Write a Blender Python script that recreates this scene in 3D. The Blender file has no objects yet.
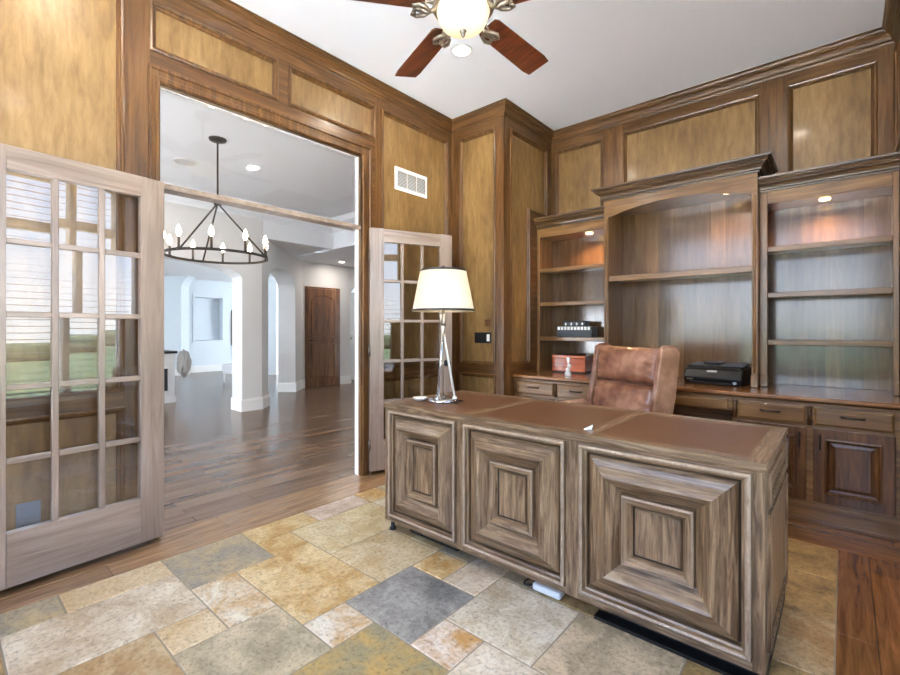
import bpy, bmesh, math, random
from mathutils import Vector, Matrix
random.seed(7)
S = bpy.context.scene
COL = S.collection
R = math.radians
H = 1.2            # lens height
CEIL = 3.26

# ------------------------------------------------------------------ camera
cd = bpy.data.cameras.new('camera'); cam = bpy.data.objects.new('camera', cd); COL.objects.link(cam)
cam.location = (0, 0, H); cam.rotation_euler = (R(90), 0, R(41))
cd.sensor_width = 36; cd.lens = 452.5 / 900 * 36; cd.shift_y = -8.5 / 900; cd.clip_start = .02
S.camera = cam
# ------------------------------------------------------------------ view, sky, lights
S.view_settings.view_transform = 'Standard'; S.view_settings.look = 'None'
S.view_settings.gamma = 1; S.view_settings.use_curve_mapping = False
S.view_settings.exposure = 0.9
S.cycles.use_denoising = True
S.cycles.max_bounces = 10; S.cycles.diffuse_bounces = 6; S.cycles.transparent_max_bounces = 16
S.cycles.sample_clamp_indirect = 60
W = bpy.data.worlds.new('sky'); S.world = W; W.use_nodes = True
wn = W.node_tree.nodes; wl = W.node_tree.links; wn.clear()
wo = wn.new('ShaderNodeOutputWorld'); wb = wn.new('ShaderNodeBackground'); wl.new(wb.outputs[0], wo.inputs[0])
wtc = wn.new('ShaderNodeTexCoord'); wsx = wn.new('ShaderNodeSeparateXYZ'); wr = wn.new('ShaderNodeValToRGB')
wl.new(wtc.outputs['Generated'], wsx.inputs[0]); wl.new(wsx.outputs['Z'], wr.inputs[0]); wl.new(wr.outputs[0], wb.inputs[0])
e = wr.color_ramp.elements
e[0].position = 0; e[0].color = (.86, .93, 1, 1); e[1].position = .5; e[1].color = (.26, .48, .95, 1)
k = e.new(.16); k.color = (.60, .77, 1, 1)
SKY = 4.6
wb.inputs[1].default_value = SKY

def lamp(name, kind, loc, power, color=(1, 1, 1), rot=(0, 0, 0), **kw):
    d = bpy.data.lights.new(name, kind); o = bpy.data.objects.new(name, d); COL.objects.link(o)
    o.location = loc; o.rotation_euler = rot; d.energy = power; d.color = color
    for a, v in kw.items(): setattr(d, a, v)
    return o
def portal(name, loc, rot, sx, sy):
    o = lamp(name, 'AREA', loc, 1, rot=rot, shape='RECTANGLE', size=sx, size_y=sy); o.data.cycles.is_portal = True
portal('window_daylight', (1.06, 1.13, 1.7), (0, R(90), 0), 2.5, 2.5)
portal('window_daylight', (-1.17, -1.72, 1.71), (R(90), 0, 0), 3.2, 2.6)
lamp('sun', 'SUN', (0, 0, 12), 92, (.94, .97, 1), (R(-28), R(-22), 0), angle=R(1))
CANS = [(-2.13, 2.58), (-2.35, .45), (-.35, 2.7), (-.35, .5), (-1.2, -.9)]
for x, y in CANS:
    lamp('can_light', 'AREA', (x, y, CEIL - .012), 5.5, (1, .90, .78), shape='DISK', size=.12)
# unseen area lights added to fill the hall and the room behind the arches
lamp('hall_daylight', 'AREA', (-4.9, -2.9, 1.4), 250, (.95, .96, 1), (R(-66), 0, 0), shape='RECTANGLE', size=2.6, size_y=2.2)
lamp('hall_daylight', 'AREA', (-9.5, -2.9, 1.4), 400, (.90, .95, 1), (R(-66), 0, 0), shape='RECTANGLE', size=4.0, size_y=2.2)
lamp('hall_daylight', 'AREA', (-9.8, 9.3, 1.4), 360, (.92, .96, 1), (R(75), 0, 0), shape='RECTANGLE', size=3.0, size_y=2.2)
HCANS = [(-5.08, 2.43, 3.05), (-4.2, .3, 3.05), (-6.1, 1.3, 3.05), (-7.74, 5.53, 2.57), (-5.2, 6.2, 2.57)]
for x, y, z in HCANS:
    lamp('hall_can_light', 'AREA', (x, y, z - .012), 5, (1, .93, .85), shape='DISK', size=.13)

# ------------------------------------------------------------------ materials
def lin(c):
    f = lambda v: v / 12.92 if v <= .04045 else ((v + .055) / 1.055) ** 2.4
    return tuple(f(v / 255) for v in c) + (1,)
def newmat(name):
    m = bpy.data.materials.new(name); m.use_nodes = True
    n = m.node_tree.nodes; b = n['Principled BSDF']
    return m, n, m.node_tree.links, b
def plain(name, c, rough=.5, metal=0, coat=0, emit=None, es=0, bump=0, bscale=40):
    m, n, l, b = newmat(name)
    b.inputs['Base Color'].default_value = lin(c); b.inputs['Roughness'].default_value = rough
    b.inputs['Metallic'].default_value = metal; b.inputs['Coat Weight'].default_value = coat
    if emit: b.inputs['Emission Color'].default_value = lin(emit); b.inputs['Emission Strength'].default_value = es
    if bump:
        t = n.new('ShaderNodeTexCoord'); z = n.new('ShaderNodeTexNoise'); z.inputs['Scale'].default_value = bscale; z.inputs['Detail'].default_value = 5
        bp = n.new('ShaderNodeBump'); bp.inputs['Strength'].default_value = bump; bp.inputs['Distance'].default_value = .01
        l.new(t.outputs['Object'], z.inputs[0]); l.new(z.outputs[0], bp.inputs['Height']); l.new(bp.outputs[0], b.inputs['Normal'])
    return m
def ramp(n, stops):
    r = n.new('ShaderNodeValToRGB'); el = r.color_ramp.elements
    while len(el) < len(stops): el.new(.5)
    for x, (p, c) in zip(el, stops): x.position = p; x.color = c
    return r
def mixc(n, l, fac, a, b, mode='MIX'):
    x = n.new('ShaderNodeMix'); x.data_type = 'RGBA'; x.blend_type = mode
    for sock, v in ((x.inputs[0], fac), (x.inputs[6], a), (x.inputs[7], b)):
        if hasattr(v, 'is_output'): l.new(v, sock)
        else: sock.default_value = v
    return x.outputs[2]
def wood(name, dark, mid, light, axis='z', rough=.3, coat=.25, sc=1.0, blotch=.5, planks=None, attr=False, bump=.08, contrast=1.0, long=.07, dist=1.1):
    """grain runs along axis; planks=(axis, width) gives each board of that width its own tone"""
    m, n, l, b = newmat(name)
    t = n.new('ShaderNodeTexCoord')
    vec = t.outputs['Object']
    if planks:
        sx = n.new('ShaderNodeSeparateXYZ'); l.new(vec, sx.inputs[0])
        d = n.new('ShaderNodeMath'); d.operation = 'DIVIDE'; l.new(sx.outputs[planks[0]], d.inputs[0]); d.inputs[1].default_value = planks[1]
        fl = n.new('ShaderNodeMath'); fl.operation = 'FLOOR'; l.new(d.outputs[0], fl.inputs[0])
        wnz = n.new('ShaderNodeTexWhiteNoise'); wnz.noise_dimensions = '1D'; l.new(fl.outputs[0], wnz.inputs['W'])
        off = n.new('ShaderNodeVectorMath'); off.operation = 'MULTIPLY_ADD'; l.new(wnz.outputs['Color'], off.inputs[0]); off.inputs[1].default_value = (9, 9, 9); l.new(vec, off.inputs[2])
        vec = off.outputs[0]
    mp = n.new('ShaderNodeMapping'); l.new(vec, mp.inputs[0])
    s = [1, 1, 1]; s['xyz'.index(axis)] = long
    mp.inputs['Scale'].default_value = s
    g = n.new('ShaderNodeTexNoise'); g.inputs['Scale'].default_value = 26 * sc; g.inputs['Detail'].default_value = 7; g.inputs['Roughness'].default_value = .62; g.inputs['Distortion'].default_value = dist
    l.new(mp.outputs[0], g.inputs[0])
    bl = n.new('ShaderNodeTexNoise'); bl.inputs['Scale'].default_value = 3.2 * sc; bl.inputs['Detail'].default_value = 3
    mp2 = n.new('ShaderNodeMapping'); s2 = [1, 1, 1]; s2['xyz'.index(axis)] = .35; mp2.inputs['Scale'].default_value = s2; l.new(vec, mp2.inputs[0]); l.new(mp2.outputs[0], bl.inputs[0])
    w = .16 / contrast
    r1 = ramp(n, [(.5 - w, lin(dark)), (.5, lin(mid)), (.5 + w * 1.1, lin(light))]); l.new(g.outputs[0], r1.inputs[0])
    r2 = ramp(n, [(.35, (.62, .58, .55, 1)), (.65, (1.2, 1.2, 1.2, 1))]); l.new(bl.outputs[0], r2.inputs[0])
    c = mixc(n, l, blotch, r1.outputs[0], r2.outputs[0], 'MULTIPLY')
    if planks:
        rp = ramp(n, [(0, (.68, .64, .62, 1)), (1, (1.3, 1.28, 1.22, 1))]); l.new(wnz.outputs['Value'], rp.inputs[0])
        c = mixc(n, l, .75, c, rp.outputs[0], 'MULTIPLY')
    if attr:
        a = n.new('ShaderNodeVertexColor'); a.layer_name = 'tone'
        c = mixc(n, l, 1.0, c, a.outputs[0], 'MULTIPLY')
    l.new(c, b.inputs['Base Color'])
    b.inputs['Roughness'].default_value = rough; b.inputs['Coat Weight'].default_value = coat; b.inputs['Coat Roughness'].default_value = .12
    bp = n.new('ShaderNodeBump'); bp.inputs['Strength'].default_value = bump; bp.inputs['Distance'].default_value = .01
    l.new(g.outputs[0], bp.inputs['Height']); l.new(bp.outputs[0], b.inputs['Normal'])
    return m
def glass(name, refl=.2, tint=(1, 1, 1), rough=0.0):
    m, n, l, b = newmat(name); n.remove(b)
    o = n['Material Output']; tr = n.new('ShaderNodeBsdfTransparent'); gl = n.new('ShaderNodeBsdfGlossy'); gl.inputs['Roughness'].default_value = rough
    tr.inputs[0].default_value = tint + (1,)
    fr = n.new('ShaderNodeFresnel'); fr.inputs[0].default_value = 1.45
    ad = n.new('ShaderNodeMath'); ad.operation = 'ADD'; ad.use_clamp = True; l.new(fr.outputs[0], ad.inputs[0]); ad.inputs[1].default_value = refl
    mx = n.new('ShaderNodeMixShader'); l.new(ad.outputs[0], mx.inputs[0]); l.new(tr.outputs[0], mx.inputs[1]); l.new(gl.outputs[0], mx.inputs[2]); l.new(mx.outputs[0], o.inputs[0])
    return m
M = {}
FR = dict(rough=.32, coat=.12, contrast=.8, blotch=.4)
M['frame_v'] = wood('panel_frame_upright', (70, 44, 19), (101, 67, 32), (128, 91, 49), 'z', **FR)
M['frame_y'] = wood('panel_frame_rail_y', (70, 44, 19), (101, 67, 32), (128, 91, 49), 'y', **FR)
M['frame_x'] = wood('panel_frame_rail_x', (70, 44, 19), (101, 67, 32), (128, 91, 49), 'x', **FR)
M['panel'] = wood('panel_veneer', (112, 83, 46), (139, 107, 62), (159, 127, 79), 'z', rough=.40, coat=.12, sc=1.0, contrast=.65, blotch=.7, long=.22, bump=.02, dist=.35)
M['case_v'] = wood('cabinet_upright', (90, 60, 31), (127, 91, 51), (155, 117, 72), 'z', rough=.3, contrast=.7)
M['case_x'] = wood('cabinet_rail', (90, 60, 31), (127, 91, 51), (155, 117, 72), 'x', rough=.3, contrast=.7)
M['case_back'] = wood('cabinet_backboards', (84, 61, 37), (115, 86, 55), (143, 112, 76), 'z', rough=.2, coat=.85, planks=('X', .105), contrast=.5, blotch=.6, sc=.7, bump=.015, long=.1)
M['case_dark'] = wood('cabinet_crown', (56, 37, 19), (84, 59, 33), (112, 82, 49), 'x', rough=.3, contrast=.7)
M['case_door'] = wood('cabinet_door', (62, 36, 16), (96, 60, 30), (126, 84, 46), 'z', rough=.3, coat=.15)
M['counter'] = wood('counter_top', (100, 62, 30), (136, 90, 48), (168, 122, 74), 'x', rough=.24, coat=.3)
M['desk_v'] = wood('desk_oak_upright', (86, 64, 43), (127, 100, 73), (163, 136, 105), 'z', rough=.36, coat=.4, sc=2.4, bump=.2, blotch=.4, contrast=1.1)
M['desk_x'] = wood('desk_oak_rail', (86, 64, 43), (127, 100, 73), (163, 136, 105), 'x', rough=.36, coat=.4, sc=2.4, bump=.2, blotch=.4, contrast=1.1)
M['desk_y'] = wood('desk_oak_end', (86, 64, 43), (127, 100, 73), (163, 136, 105), 'y', rough=.36, coat=.4, sc=2.4, bump=.2, blotch=.4, contrast=1.1)
M['desk_light'] = wood('desk_limed_bead', (150, 128, 106), (166, 144, 122), (180, 160, 138), 'z', rough=.36, coat=.3, sc=2.4, long=.3, bump=0, blotch=.2)  # edge highlight of the beads, put into a paler wood colour
M['desk_dark'] = wood('desk_dark_groove', (34, 26, 20), (50, 39, 31), (66, 53, 43), 'z', rough=.5, coat=0)  # shade inside the grooves, put into a darker wood colour
M['leaf'] = wood('door_alder', (134, 114, 100), (158, 138, 122), (176, 158, 144), 'z', rough=.28, coat=.3, sc=.8, blotch=.6, contrast=.8)
M['leaf_x'] = wood('door_alder_rail', (134, 114, 100), (158, 138, 122), (176, 158, 144), 'x', rough=.28, coat=.3, sc=.8, blotch=.6, contrast=.8)
M['halldoor'] = wood('knotty_alder_dark', (80, 48, 26), (122, 82, 50), (152, 110, 72), 'z', rough=.4, planks=('Y', .13))
M['boards_y'] = wood('floor_boards_y', (165, 160, 155), (205, 203, 200), (242, 242, 242), 'y', rough=.25, coat=.3, attr=True, long=.07, blotch=.25, sc=1.3)
M['boards_x'] = wood('floor_boards_x', (165, 160, 155), (205, 203, 200), (242, 242, 242), 'x', rough=.25, coat=.3, attr=True, long=.07, blotch=.25, sc=1.3)
M['fan'] = wood('fan_blade_wood', (70, 30, 14), (98, 46, 22), (124, 64, 32), 'x', rough=.45, coat=.05)
M['redwood'] = wood('red_lacquer_wood', (150, 62, 30), (182, 84, 44), (204, 108, 62), 'x', rough=.2, coat=.6)
M['leather_top'] = plain('desk_leather', (102, 68, 46), .34, bump=.15, bscale=90)
M['white'] = plain('white_paint', (232, 231, 229), .5)
M['ceil'] = plain('ceiling_paint', (236, 238, 241), .9, bump=.05, bscale=160)
M['hallwall'] = plain('hall_wall_paint', (214, 212, 210), .8)
M['bluewall'] = plain('back_room_paint', (216, 224, 230), .8)
M['black'] = plain('black_plastic', (22, 22, 24), .35)
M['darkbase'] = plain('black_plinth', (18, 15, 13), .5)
M['bronze'] = plain('dark_bronze', (62, 56, 51), .4, .6)
M['pewter'] = plain('pewter_metal', (120, 112, 104), .35, .85)
M['agedmetal'] = plain('aged_silver_metal', (150, 138, 122), .3, .8)
M['chrome'] = plain('polished_metal', (205, 205, 205), .15, .9)
M['cream'] = plain('cream_rod', (222, 216, 204), .4)
M['bulb'] = plain('lit_bulb', (255, 240, 210), .4, emit=(255, 232, 196), es=16)
M['canlens'] = plain('lit_can_lens', (255, 250, 240), .4, emit=(255, 244, 228), es=9)
M['puck'] = plain('lit_puck', (255, 240, 210), .4, emit=(255, 214, 150), es=5)
M['bowl'] = plain('lit_alabaster_bowl', (228, 206, 160), .4, emit=(255, 236, 190), es=.34)
M['outlet'] = plain('outlet_plate', (120, 126, 136), .3, .5)
M['silvertrim'] = plain('silver_plate', (170, 172, 176), .3, .7)
M['paper'] = plain('white_paper', (238, 236, 230), .7)
M['fur'] = plain('grey_fur', (176, 172, 166), .95, bump=.9, bscale=60)
M['fabric_white'] = plain('white_upholstery', (225, 226, 228), .9)
M['screen'] = plain('dark_glass', (30, 34, 40), .1)
M['blind'] = plain('blind_slat', (150, 148, 146), .5)
M['lawn'] = plain('lawn_green', (44, 62, 30), .9, bump=.3, bscale=8)
M['patio'] = plain('pale_concrete', (232, 230, 224), .9)  # unseen reflector ground, added to brighten the ceiling
M['hedge'] = plain('hedge_green', (36, 52, 28), .9, bump=.9, bscale=6)
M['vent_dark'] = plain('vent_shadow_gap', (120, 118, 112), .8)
M['glass_door'] = glass('door_glass', .085)
M['glass_clear'] = glass('transom_glass', .0)
M['glass_win'] = glass('window_glass', .0)
def shade_mat():
    m, n, l, b = newmat('linen_shade')
    b.inputs['Base Color'].default_value = lin((236, 226, 204)); b.inputs['Roughness'].default_value = .8
    o = n['Material Output']; tl = n.new('ShaderNodeBsdfTranslucent'); tl.inputs[0].default_value = lin((240, 224, 190))
    mx = n.new('ShaderNodeMixShader'); mx.inputs[0].default_value = .4
    l.new(b.outputs[0], mx.inputs[1]); l.new(tl.outputs[0], mx.inputs[2]); l.new(mx.outputs[0], o.inputs[0])
    return m
M['shade'] = shade_mat()
def leather_mat(name, c1, c2, c3):
    m, n, l, b = newmat(name)
    t = n.new('ShaderNodeTexCoord'); z = n.new('ShaderNodeTexNoise'); z.inputs['Scale'].default_value = 9; z.inputs['Detail'].default_value = 6
    l.new(t.outputs['Object'], z.inputs[0]); r = ramp(n, [(.34, lin(c1)), (.5, lin(c2)), (.66, lin(c3))]); l.new(z.outputs[0], r.inputs[0]); l.new(r.outputs[0], b.inputs['Base Color'])
    b.inputs['Roughness'].default_value = .3; b.inputs['Coat Weight'].default_value = .4
    z2 = n.new('ShaderNodeTexNoise'); z2.inputs['Scale'].default_value = 26; z2.inputs['Detail'].default_value = 4; z2.inputs['Distortion'].default_value = 1
    mp = n.new('ShaderNodeMapping'); mp.inputs['Scale'].default_value = (1, 1, .35); l.new(t.outputs['Object'], mp.inputs[0]); l.new(mp.outputs[0], z2.inputs[0])
    bp = n.new('ShaderNodeBump'); bp.inputs['Strength'].default_value = .35; bp.inputs['Distance'].default_value = .012
    l.new(z2.outputs[0], bp.inputs['Height']); l.new(bp.outputs[0], b.inputs['Normal'])
    return m
M['leather'] = leather_mat('brown_leather', (116, 72, 52), (152, 102, 76), (180, 132, 106))
M['leather_side'] = leather_mat('tan_leather', (146, 106, 80), (172, 130, 102), (190, 150, 124))
def stone_mat():
    m, n, l, b = newmat('slate_tiles')
    t = n.new('ShaderNodeTexCoord'); a = n.new('ShaderNodeVertexColor'); a.layer_name = 'tone'
    a2 = n.new('ShaderNodeVertexColor'); a2.layer_name = 'tone2'
    off = n.new('ShaderNodeVectorMath'); off.operation = 'MULTIPLY_ADD'; l.new(a.outputs[0], off.inputs[0]); off.inputs[1].default_value = (7, 5, 3); l.new(t.outputs['Object'], off.inputs[2])
    z = n.new('ShaderNodeTexNoise'); z.inputs['Scale'].default_value = 6; z.inputs['Detail'].default_value = 12; z.inputs['Roughness'].default_value = .74; z.inputs['Distortion'].default_value = .5; l.new(off.outputs[0], z.inputs[0])
    r = ramp(n, [(.40, (0, 0, 0, 1)), (.60, (1, 1, 1, 1))]); l.new(z.outputs[0], r.inputs[0])
    c = mixc(n, l, r.outputs[0], a.outputs[0], a2.outputs[0])
    z2 = n.new('ShaderNodeTexNoise'); z2.inputs['Scale'].default_value = 60; z2.inputs['Detail'].default_value = 8; z2.inputs['Roughness'].default_value = .75; l.new(off.outputs[0], z2.inputs[0])
    r2 = ramp(n, [(.36, (.36, .33, .30, 1)), (.47, (.93, .93, .93, 1)), (.66, (1.18, 1.18, 1.18, 1))]); l.new(z2.outputs[0], r2.inputs[0])
    c = mixc(n, l, .75, c, r2.outputs[0], 'MULTIPLY')
    l.new(c, b.inputs['Base Color']); b.inputs['Roughness'].default_value = .42
    bp = n.new('ShaderNodeBump'); bp.inputs['Strength'].default_value = .35; bp.inputs['Distance'].default_value = .01
    l.new(z2.outputs[0], bp.inputs['Height']); l.new(bp.outputs[0], b.inputs['Normal'])
    return m
M['stone'] = stone_mat(); M['grout'] = plain('grout', (150, 140, 122), .9)
def hallfloor_mat():
    m, n, l, b = newmat('hall_planks')
    t = n.new('ShaderNodeTexCoord'); mp = n.new('ShaderNodeMapping'); mp.inputs['Rotation'].default_value = (0, 0, R(90)); l.new(t.outputs['Object'], mp.inputs[0])
    br = n.new('ShaderNodeTexBrick'); br.offset = .37; br.inputs['Scale'].default_value = 1; br.inputs['Brick Width'].default_value = 1.1; br.inputs['Row Height'].default_value = .085
    br.inputs['Mortar Size'].default_value = .0018; br.inputs['Color1'].default_value = lin((94, 70, 52)); br.inputs['Color2'].default_value = lin((126, 101, 81)); br.inputs['Mortar'].default_value = lin((50, 34, 24))
    l.new(mp.outputs[0], br.inputs[0])
    mp2 = n.new('ShaderNodeMapping'); mp2.inputs['Scale'].default_value = (1, .08, 1); l.new(t.outputs['Object'], mp2.inputs[0])
    g = n.new('ShaderNodeTexNoise'); g.inputs['Scale'].default_value = 22; g.inputs['Detail'].default_value = 6; l.new(mp2.outputs[0], g.inputs[0])
    r = ramp(n, [(.35, (.78, .77, .76, 1)), (.65, (1.14, 1.14, 1.14, 1))]); l.new(g.outputs[0], r.inputs[0])
    l.new(mixc(n, l, .8, br.outputs[0], r.outputs[0], 'MULTIPLY'), b.inputs['Base Color']); b.inputs['Roughness'].default_value = .24
    bp = n.new('ShaderNodeBump'); bp.inputs['Strength'].default_value = .015; l.new(g.outputs[0], bp.inputs['Height']); l.new(bp.outputs[0], b.inputs['Normal'])
    return m
M['hallfloor'] = hallfloor_mat()

# ------------------------------------------------------------------ mesh helpers
class MB:
    def __init__(s): s.v = []; s.f = []; s.m = []; s.sm = []; s.T = None
    def add(s, vs, fs, mat=0, smooth=False):
        o = len(s.v)
        for p in vs:
            p = Vector(p); s.v.append(s.T @ p if s.T else p)
        for f in fs: s.f.append([o + i for i in f]); s.m.append(mat); s.sm.append(smooth)
        return s
    def box(s, x0, x1, y0, y1, z0, z1, mat=0):
        v = [(x, y, z) for z in (z0, z1) for y in (y0, y1) for x in (x0, x1)]
        return s.add(v, [(0, 2, 3, 1), (4, 5, 7, 6), (0, 1, 5, 4), (1, 3, 7, 5), (3, 2, 6, 7), (2, 0, 4, 6)], mat)
    def prism(s, poly, mp, d0, d1, mat=0):
        n = len(poly); v = [mp(a, b, d0) for a, b in poly] + [mp(a, b, d1) for a, b in poly]
        return s.add(v, [list(range(n))[::-1], list(range(n, 2 * n))] + [(i, (i + 1) % n, n + (i + 1) % n, n + i) for i in range(n)], mat)
    def lathe(s, prof, c=(0, 0, 0), n=32, mat=0, smooth=True):
        v = []; f = []
        for r, z in prof:
            for i in range(n):
                a = 2 * math.pi * i / n; v.append((c[0] + r * math.cos(a), c[1] + r * math.sin(a), c[2] + z))
        for j in range(len(prof) - 1):
            for i in range(n): f.append((j * n + i, j * n + (i + 1) % n, (j + 1) * n + (i + 1) % n, (j + 1) * n + i))
        return s.add(v, f, mat, smooth)
    def tube(s, pts, r, n=10, mat=0, closed=False, caps=True):
        pts = [Vector(p) for p in pts]; N = len(pts); rr = r if isinstance(r, (list, tuple)) else [r] * N
        v = []; f = []; ref = None
        for i, p in enumerate(pts):
            a = pts[i - 1] if (i or closed) else p; b = pts[(i + 1) % N] if (i < N - 1 or closed) else p
            t = (b - a).normalized()
            if ref is None: ref = t.orthogonal().normalized()
            ref = (ref - t * ref.dot(t)); ref = ref.normalized() if ref.length > 1e-6 else t.orthogonal().normalized()
            w = t.cross(ref)
            for j in range(n):
                q = 2 * math.pi * j / n; v.append(p + (ref * math.cos(q) + w * math.sin(q)) * rr[i])
        for i in range(N if closed else N - 1):
            for j in range(n):
                k = (i + 1) % N; f.append((i * n + j, i * n + (j + 1) % n, k * n + (j + 1) % n, k * n + j))
        s.add(v, f, mat, True)
        if caps and not closed: s.add([v[j] for j in range(n)], [list(range(n))[::-1]], mat); s.add([v[(N - 1) * n + j] for j in range(n)], [list(range(n))], mat)
        return s
    def ring(s, poly, mp, prof, fill=None, mat=0, fillmat=None):
        """nested mitred loops of a closed outline: prof = [(inset, depth)...]; fill closes the last loop"""
        n = len(poly); P = [Vector(p) for p in poly]
        area = sum(P[i].x * P[(i + 1) % n].y - P[(i + 1) % n].x * P[i].y for i in range(n)); sg = 1 if area > 0 else -1
        mit = []
        for i in range(n):
            e1 = (P[i] - P[i - 1]).normalized(); e2 = (P[(i + 1) % n] - P[i]).normalized()
            n1 = Vector((-e1.y, e1.x)) * sg; n2 = Vector((-e2.y, e2.x)) * sg
            b = n1 + n2; mit.append(b / max(.2, b.dot(n1)))
        v = []
        for t, d in prof:
            for i in range(n): q = P[i] + mit[i] * t; v.append(mp(q.x, q.y, d))
        f = []
        for j in range(len(prof) - 1):
            for i in range(n):
                k = (i + 1) % n; f.append((j * n + i, j * n + k, (j + 1) * n + k, (j + 1) * n + i))
        s.add(v, f, mat)
        if fill: s.add(v[-n:], [list(range(n))], mat if fillmat is None else fillmat)
        return s
    def sweep(s, prof, path, closed=False, mat=0, side=1, caps=True, turn=None):
        """prof = [(out, z)...] swept along a horizontal path with mitres; out is to the left of travel (side=1)"""
        P = [Vector(p[:2]) for p in path]; n = len(P); v = []; f = []
        for i in range(n):
            e1 = (P[i] - P[i - 1]).normalized() if (i or closed) else None
            e2 = (P[(i + 1) % n] - P[i]).normalized() if (i < n - 1 or closed) else None
            e1 = e1 or e2; e2 = e2 or e1
            n1 = Vector((-e1.y, e1.x)) * side; n2 = Vector((-e2.y, e2.x)) * side; b = n1 + n2; b = b / max(.2, b.dot(n1))
            for o, z in prof: q = P[i] + b * o; v.append((q.x, q.y, z))
        k = len(prof)
        for i in range(n if closed else n - 1):
            for j in range(k - 1): m = (i + 1) % n; f.append((i * k + j, m * k + j, m * k + j + 1, i * k + j + 1))
        if turn:
            for i in range(n if closed else n - 1):
                d = P[(i + 1) % n] - P[i]; q = len(s.v); s.add(v, f[i * (k - 1):(i + 1) * (k - 1)], turn[0] if abs(d.x) > abs(d.y) else turn[1])
            return s
        if caps and not closed: f.append(list(range(k))); f.append(list(range((n - 1) * k, n * k))[::-1])
        return s.add(v, f, mat)
    def build(s, name, mats, parent=None, bevel=0, seg=2, subsurf=0, normals=True):
        me = bpy.data.meshes.new(name); me.from_pydata([tuple(p) for p in s.v], [], s.f)
        for m in (mats if isinstance(mats, (list, tuple)) else [mats]): me.materials.append(M[m] if isinstance(m, str) else m)
        for p, m, q in zip(me.polygons, s.m, s.sm): p.material_index = m; p.use_smooth = q
        if normals:
            bm = bmesh.new(); bm.from_mesh(me); bmesh.ops.remove_doubles(bm, verts=bm.verts, dist=1e-5); bmesh.ops.recalc_face_normals(bm, faces=bm.faces); bm.to_mesh(me); bm.free()
        o = bpy.data.objects.new(name, me); COL.objects.link(o)
        if parent: o.parent = parent
        if bevel:
            b = o.modifiers.new('bevel', 'BEVEL'); b.width = bevel; b.segments = seg; b.limit_method = 'ANGLE'; b.angle_limit = R(40)
        if subsurf:
            b = o.modifiers.new('sub', 'SUBSURF'); b.levels = b.render_levels = subsurf
        return o
def wmap(o, sd, nd):
    o, sd, nd = Vector(o), Vector(sd), Vector(nd)
    return lambda a, z, d: o + sd * a + Vector((0, 0, z)) + nd * d
def rect(a0, a1, z0, z1): return [(a0, z0), (a1, z0), (a1, z1), (a0, z1)]
def thing(name, label, cat, loc=(0, 0, 0), rz=0, group=None):
    o = bpy.data.objects.new(name, None); COL.objects.link(o); o.location = loc; o.rotation_euler = (0, 0, rz)
    o.empty_display_size = .1
    return tag(o, label, cat, group)
def tag(o, label, cat, group=None, kind=None):
    o['label'] = label; o['category'] = cat
    if group: o['group'] = group
    if kind: o['kind'] = kind
    return o
def struct(o, label=None, cat=None):
    o['kind'] = 'structure'
    if label: o['label'] = label
    if cat: o['category'] = cat
    return o
def grid_face(mb, mp, s0, s1, z0, z1, holes, d, matv=0, math_=1):
    """a flat face with rectangular holes; uprights and rails get their own grain"""
    ss = sorted({s0, s1, *[h[0] for h in holes], *[h[1] for h in holes]}); zs = sorted({z0, z1, *[h[2] for h in holes], *[h[3] for h in holes]})
    ss = [a for a in ss if s0 - 1e-6 <= a <= s1 + 1e-6]; zs = [a for a in zs if z0 - 1e-6 <= a <= z1 + 1e-6]
    for i in range(len(zs) - 1):
        zc = (zs[i] + zs[i + 1]) / 2
        for j in range(len(ss) - 1):
            sc = (ss[j] + ss[j + 1]) / 2
            if any(h[0] < sc < h[1] and h[2] < zc < h[3] for h in holes): continue
            mb.add([mp(ss[j], zs[i], d), mp(ss[j + 1], zs[i], d), mp(ss[j + 1], zs[i + 1], d), mp(ss[j], zs[i + 1], d)], [(0, 1, 2, 3)], math_ if any(h[0] < sc < h[1] for h in holes) else matv)
MOLD = [(0, 0), (.0, .012), (.008, .016), (.018, .012), (.022, .002), (.03, -.004), (.034, -.012), (.034, -.016)]
def panel_wall(name, mp, s0, s1, z0, z1, panels, openings=(), rail='frame_y', label=None, cat='wall'):
    mb = MB()
    grid_face(mb, mp, s0, s1, z0, z1, [p for p in panels] + [o for o in openings], 0)
    for p in panels: mb.ring(rect(*p), mp, MOLD, True, 0, 2)
    o = mb.build(name, ['frame_v', rail, 'panel'], normals=False)
    return struct(o, label, cat)
# ------------------------------------------------------------------ the study's walls
XA, YF, XS, YB, XR, XC, YD = -2.97, 3.44, -2.34, 4.33, .27, .95, -1.6
mA = wmap((XA, 0, 0), (0, 1, 0), (1, 0, 0))
mF = wmap((0, YF, 0), (1, 0, 0), (0, -1, 0))
mS = wmap((XS, 0, 0), (0, 1, 0), (1, 0, 0))
mB = wmap((0, YB, 0), (1, 0, 0), (0, -1, 0))
mR = wmap((XR, 0, 0), (0, 1, 0), (-1, 0, 0))
mC = wmap((XC, 0, 0), (0, 1, 0), (-1, 0, 0))
mD = wmap((0, YD, 0), (1, 0, 0), (0, 1, 0))
OY0, OY1, OZ = .872, 2.31, 2.61
ZL0, ZL1, ZU0, ZU1 = .16, .775, .86, 3.07
panel_wall('wall_left', mA, YD, YF, 0, CEIL,
    [(-1.45, -.75, ZU0, ZU1), (-1.45, -.75, ZL0, ZL1), (-.65, .70, ZU0, ZU1), (-.65, .70, ZL0, ZL1),
     (.82, 1.59, 2.785, ZU1), (1.67, 2.455, 2.785, ZU1), (2.525, 3.385, ZU0, ZU1), (2.525, 3.385, ZL0, ZL1)],
    [(OY0, OY1, 0, OZ)], 'frame_y', 'wood panelled wall with the wide doorway to the hall', 'wall')
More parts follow.
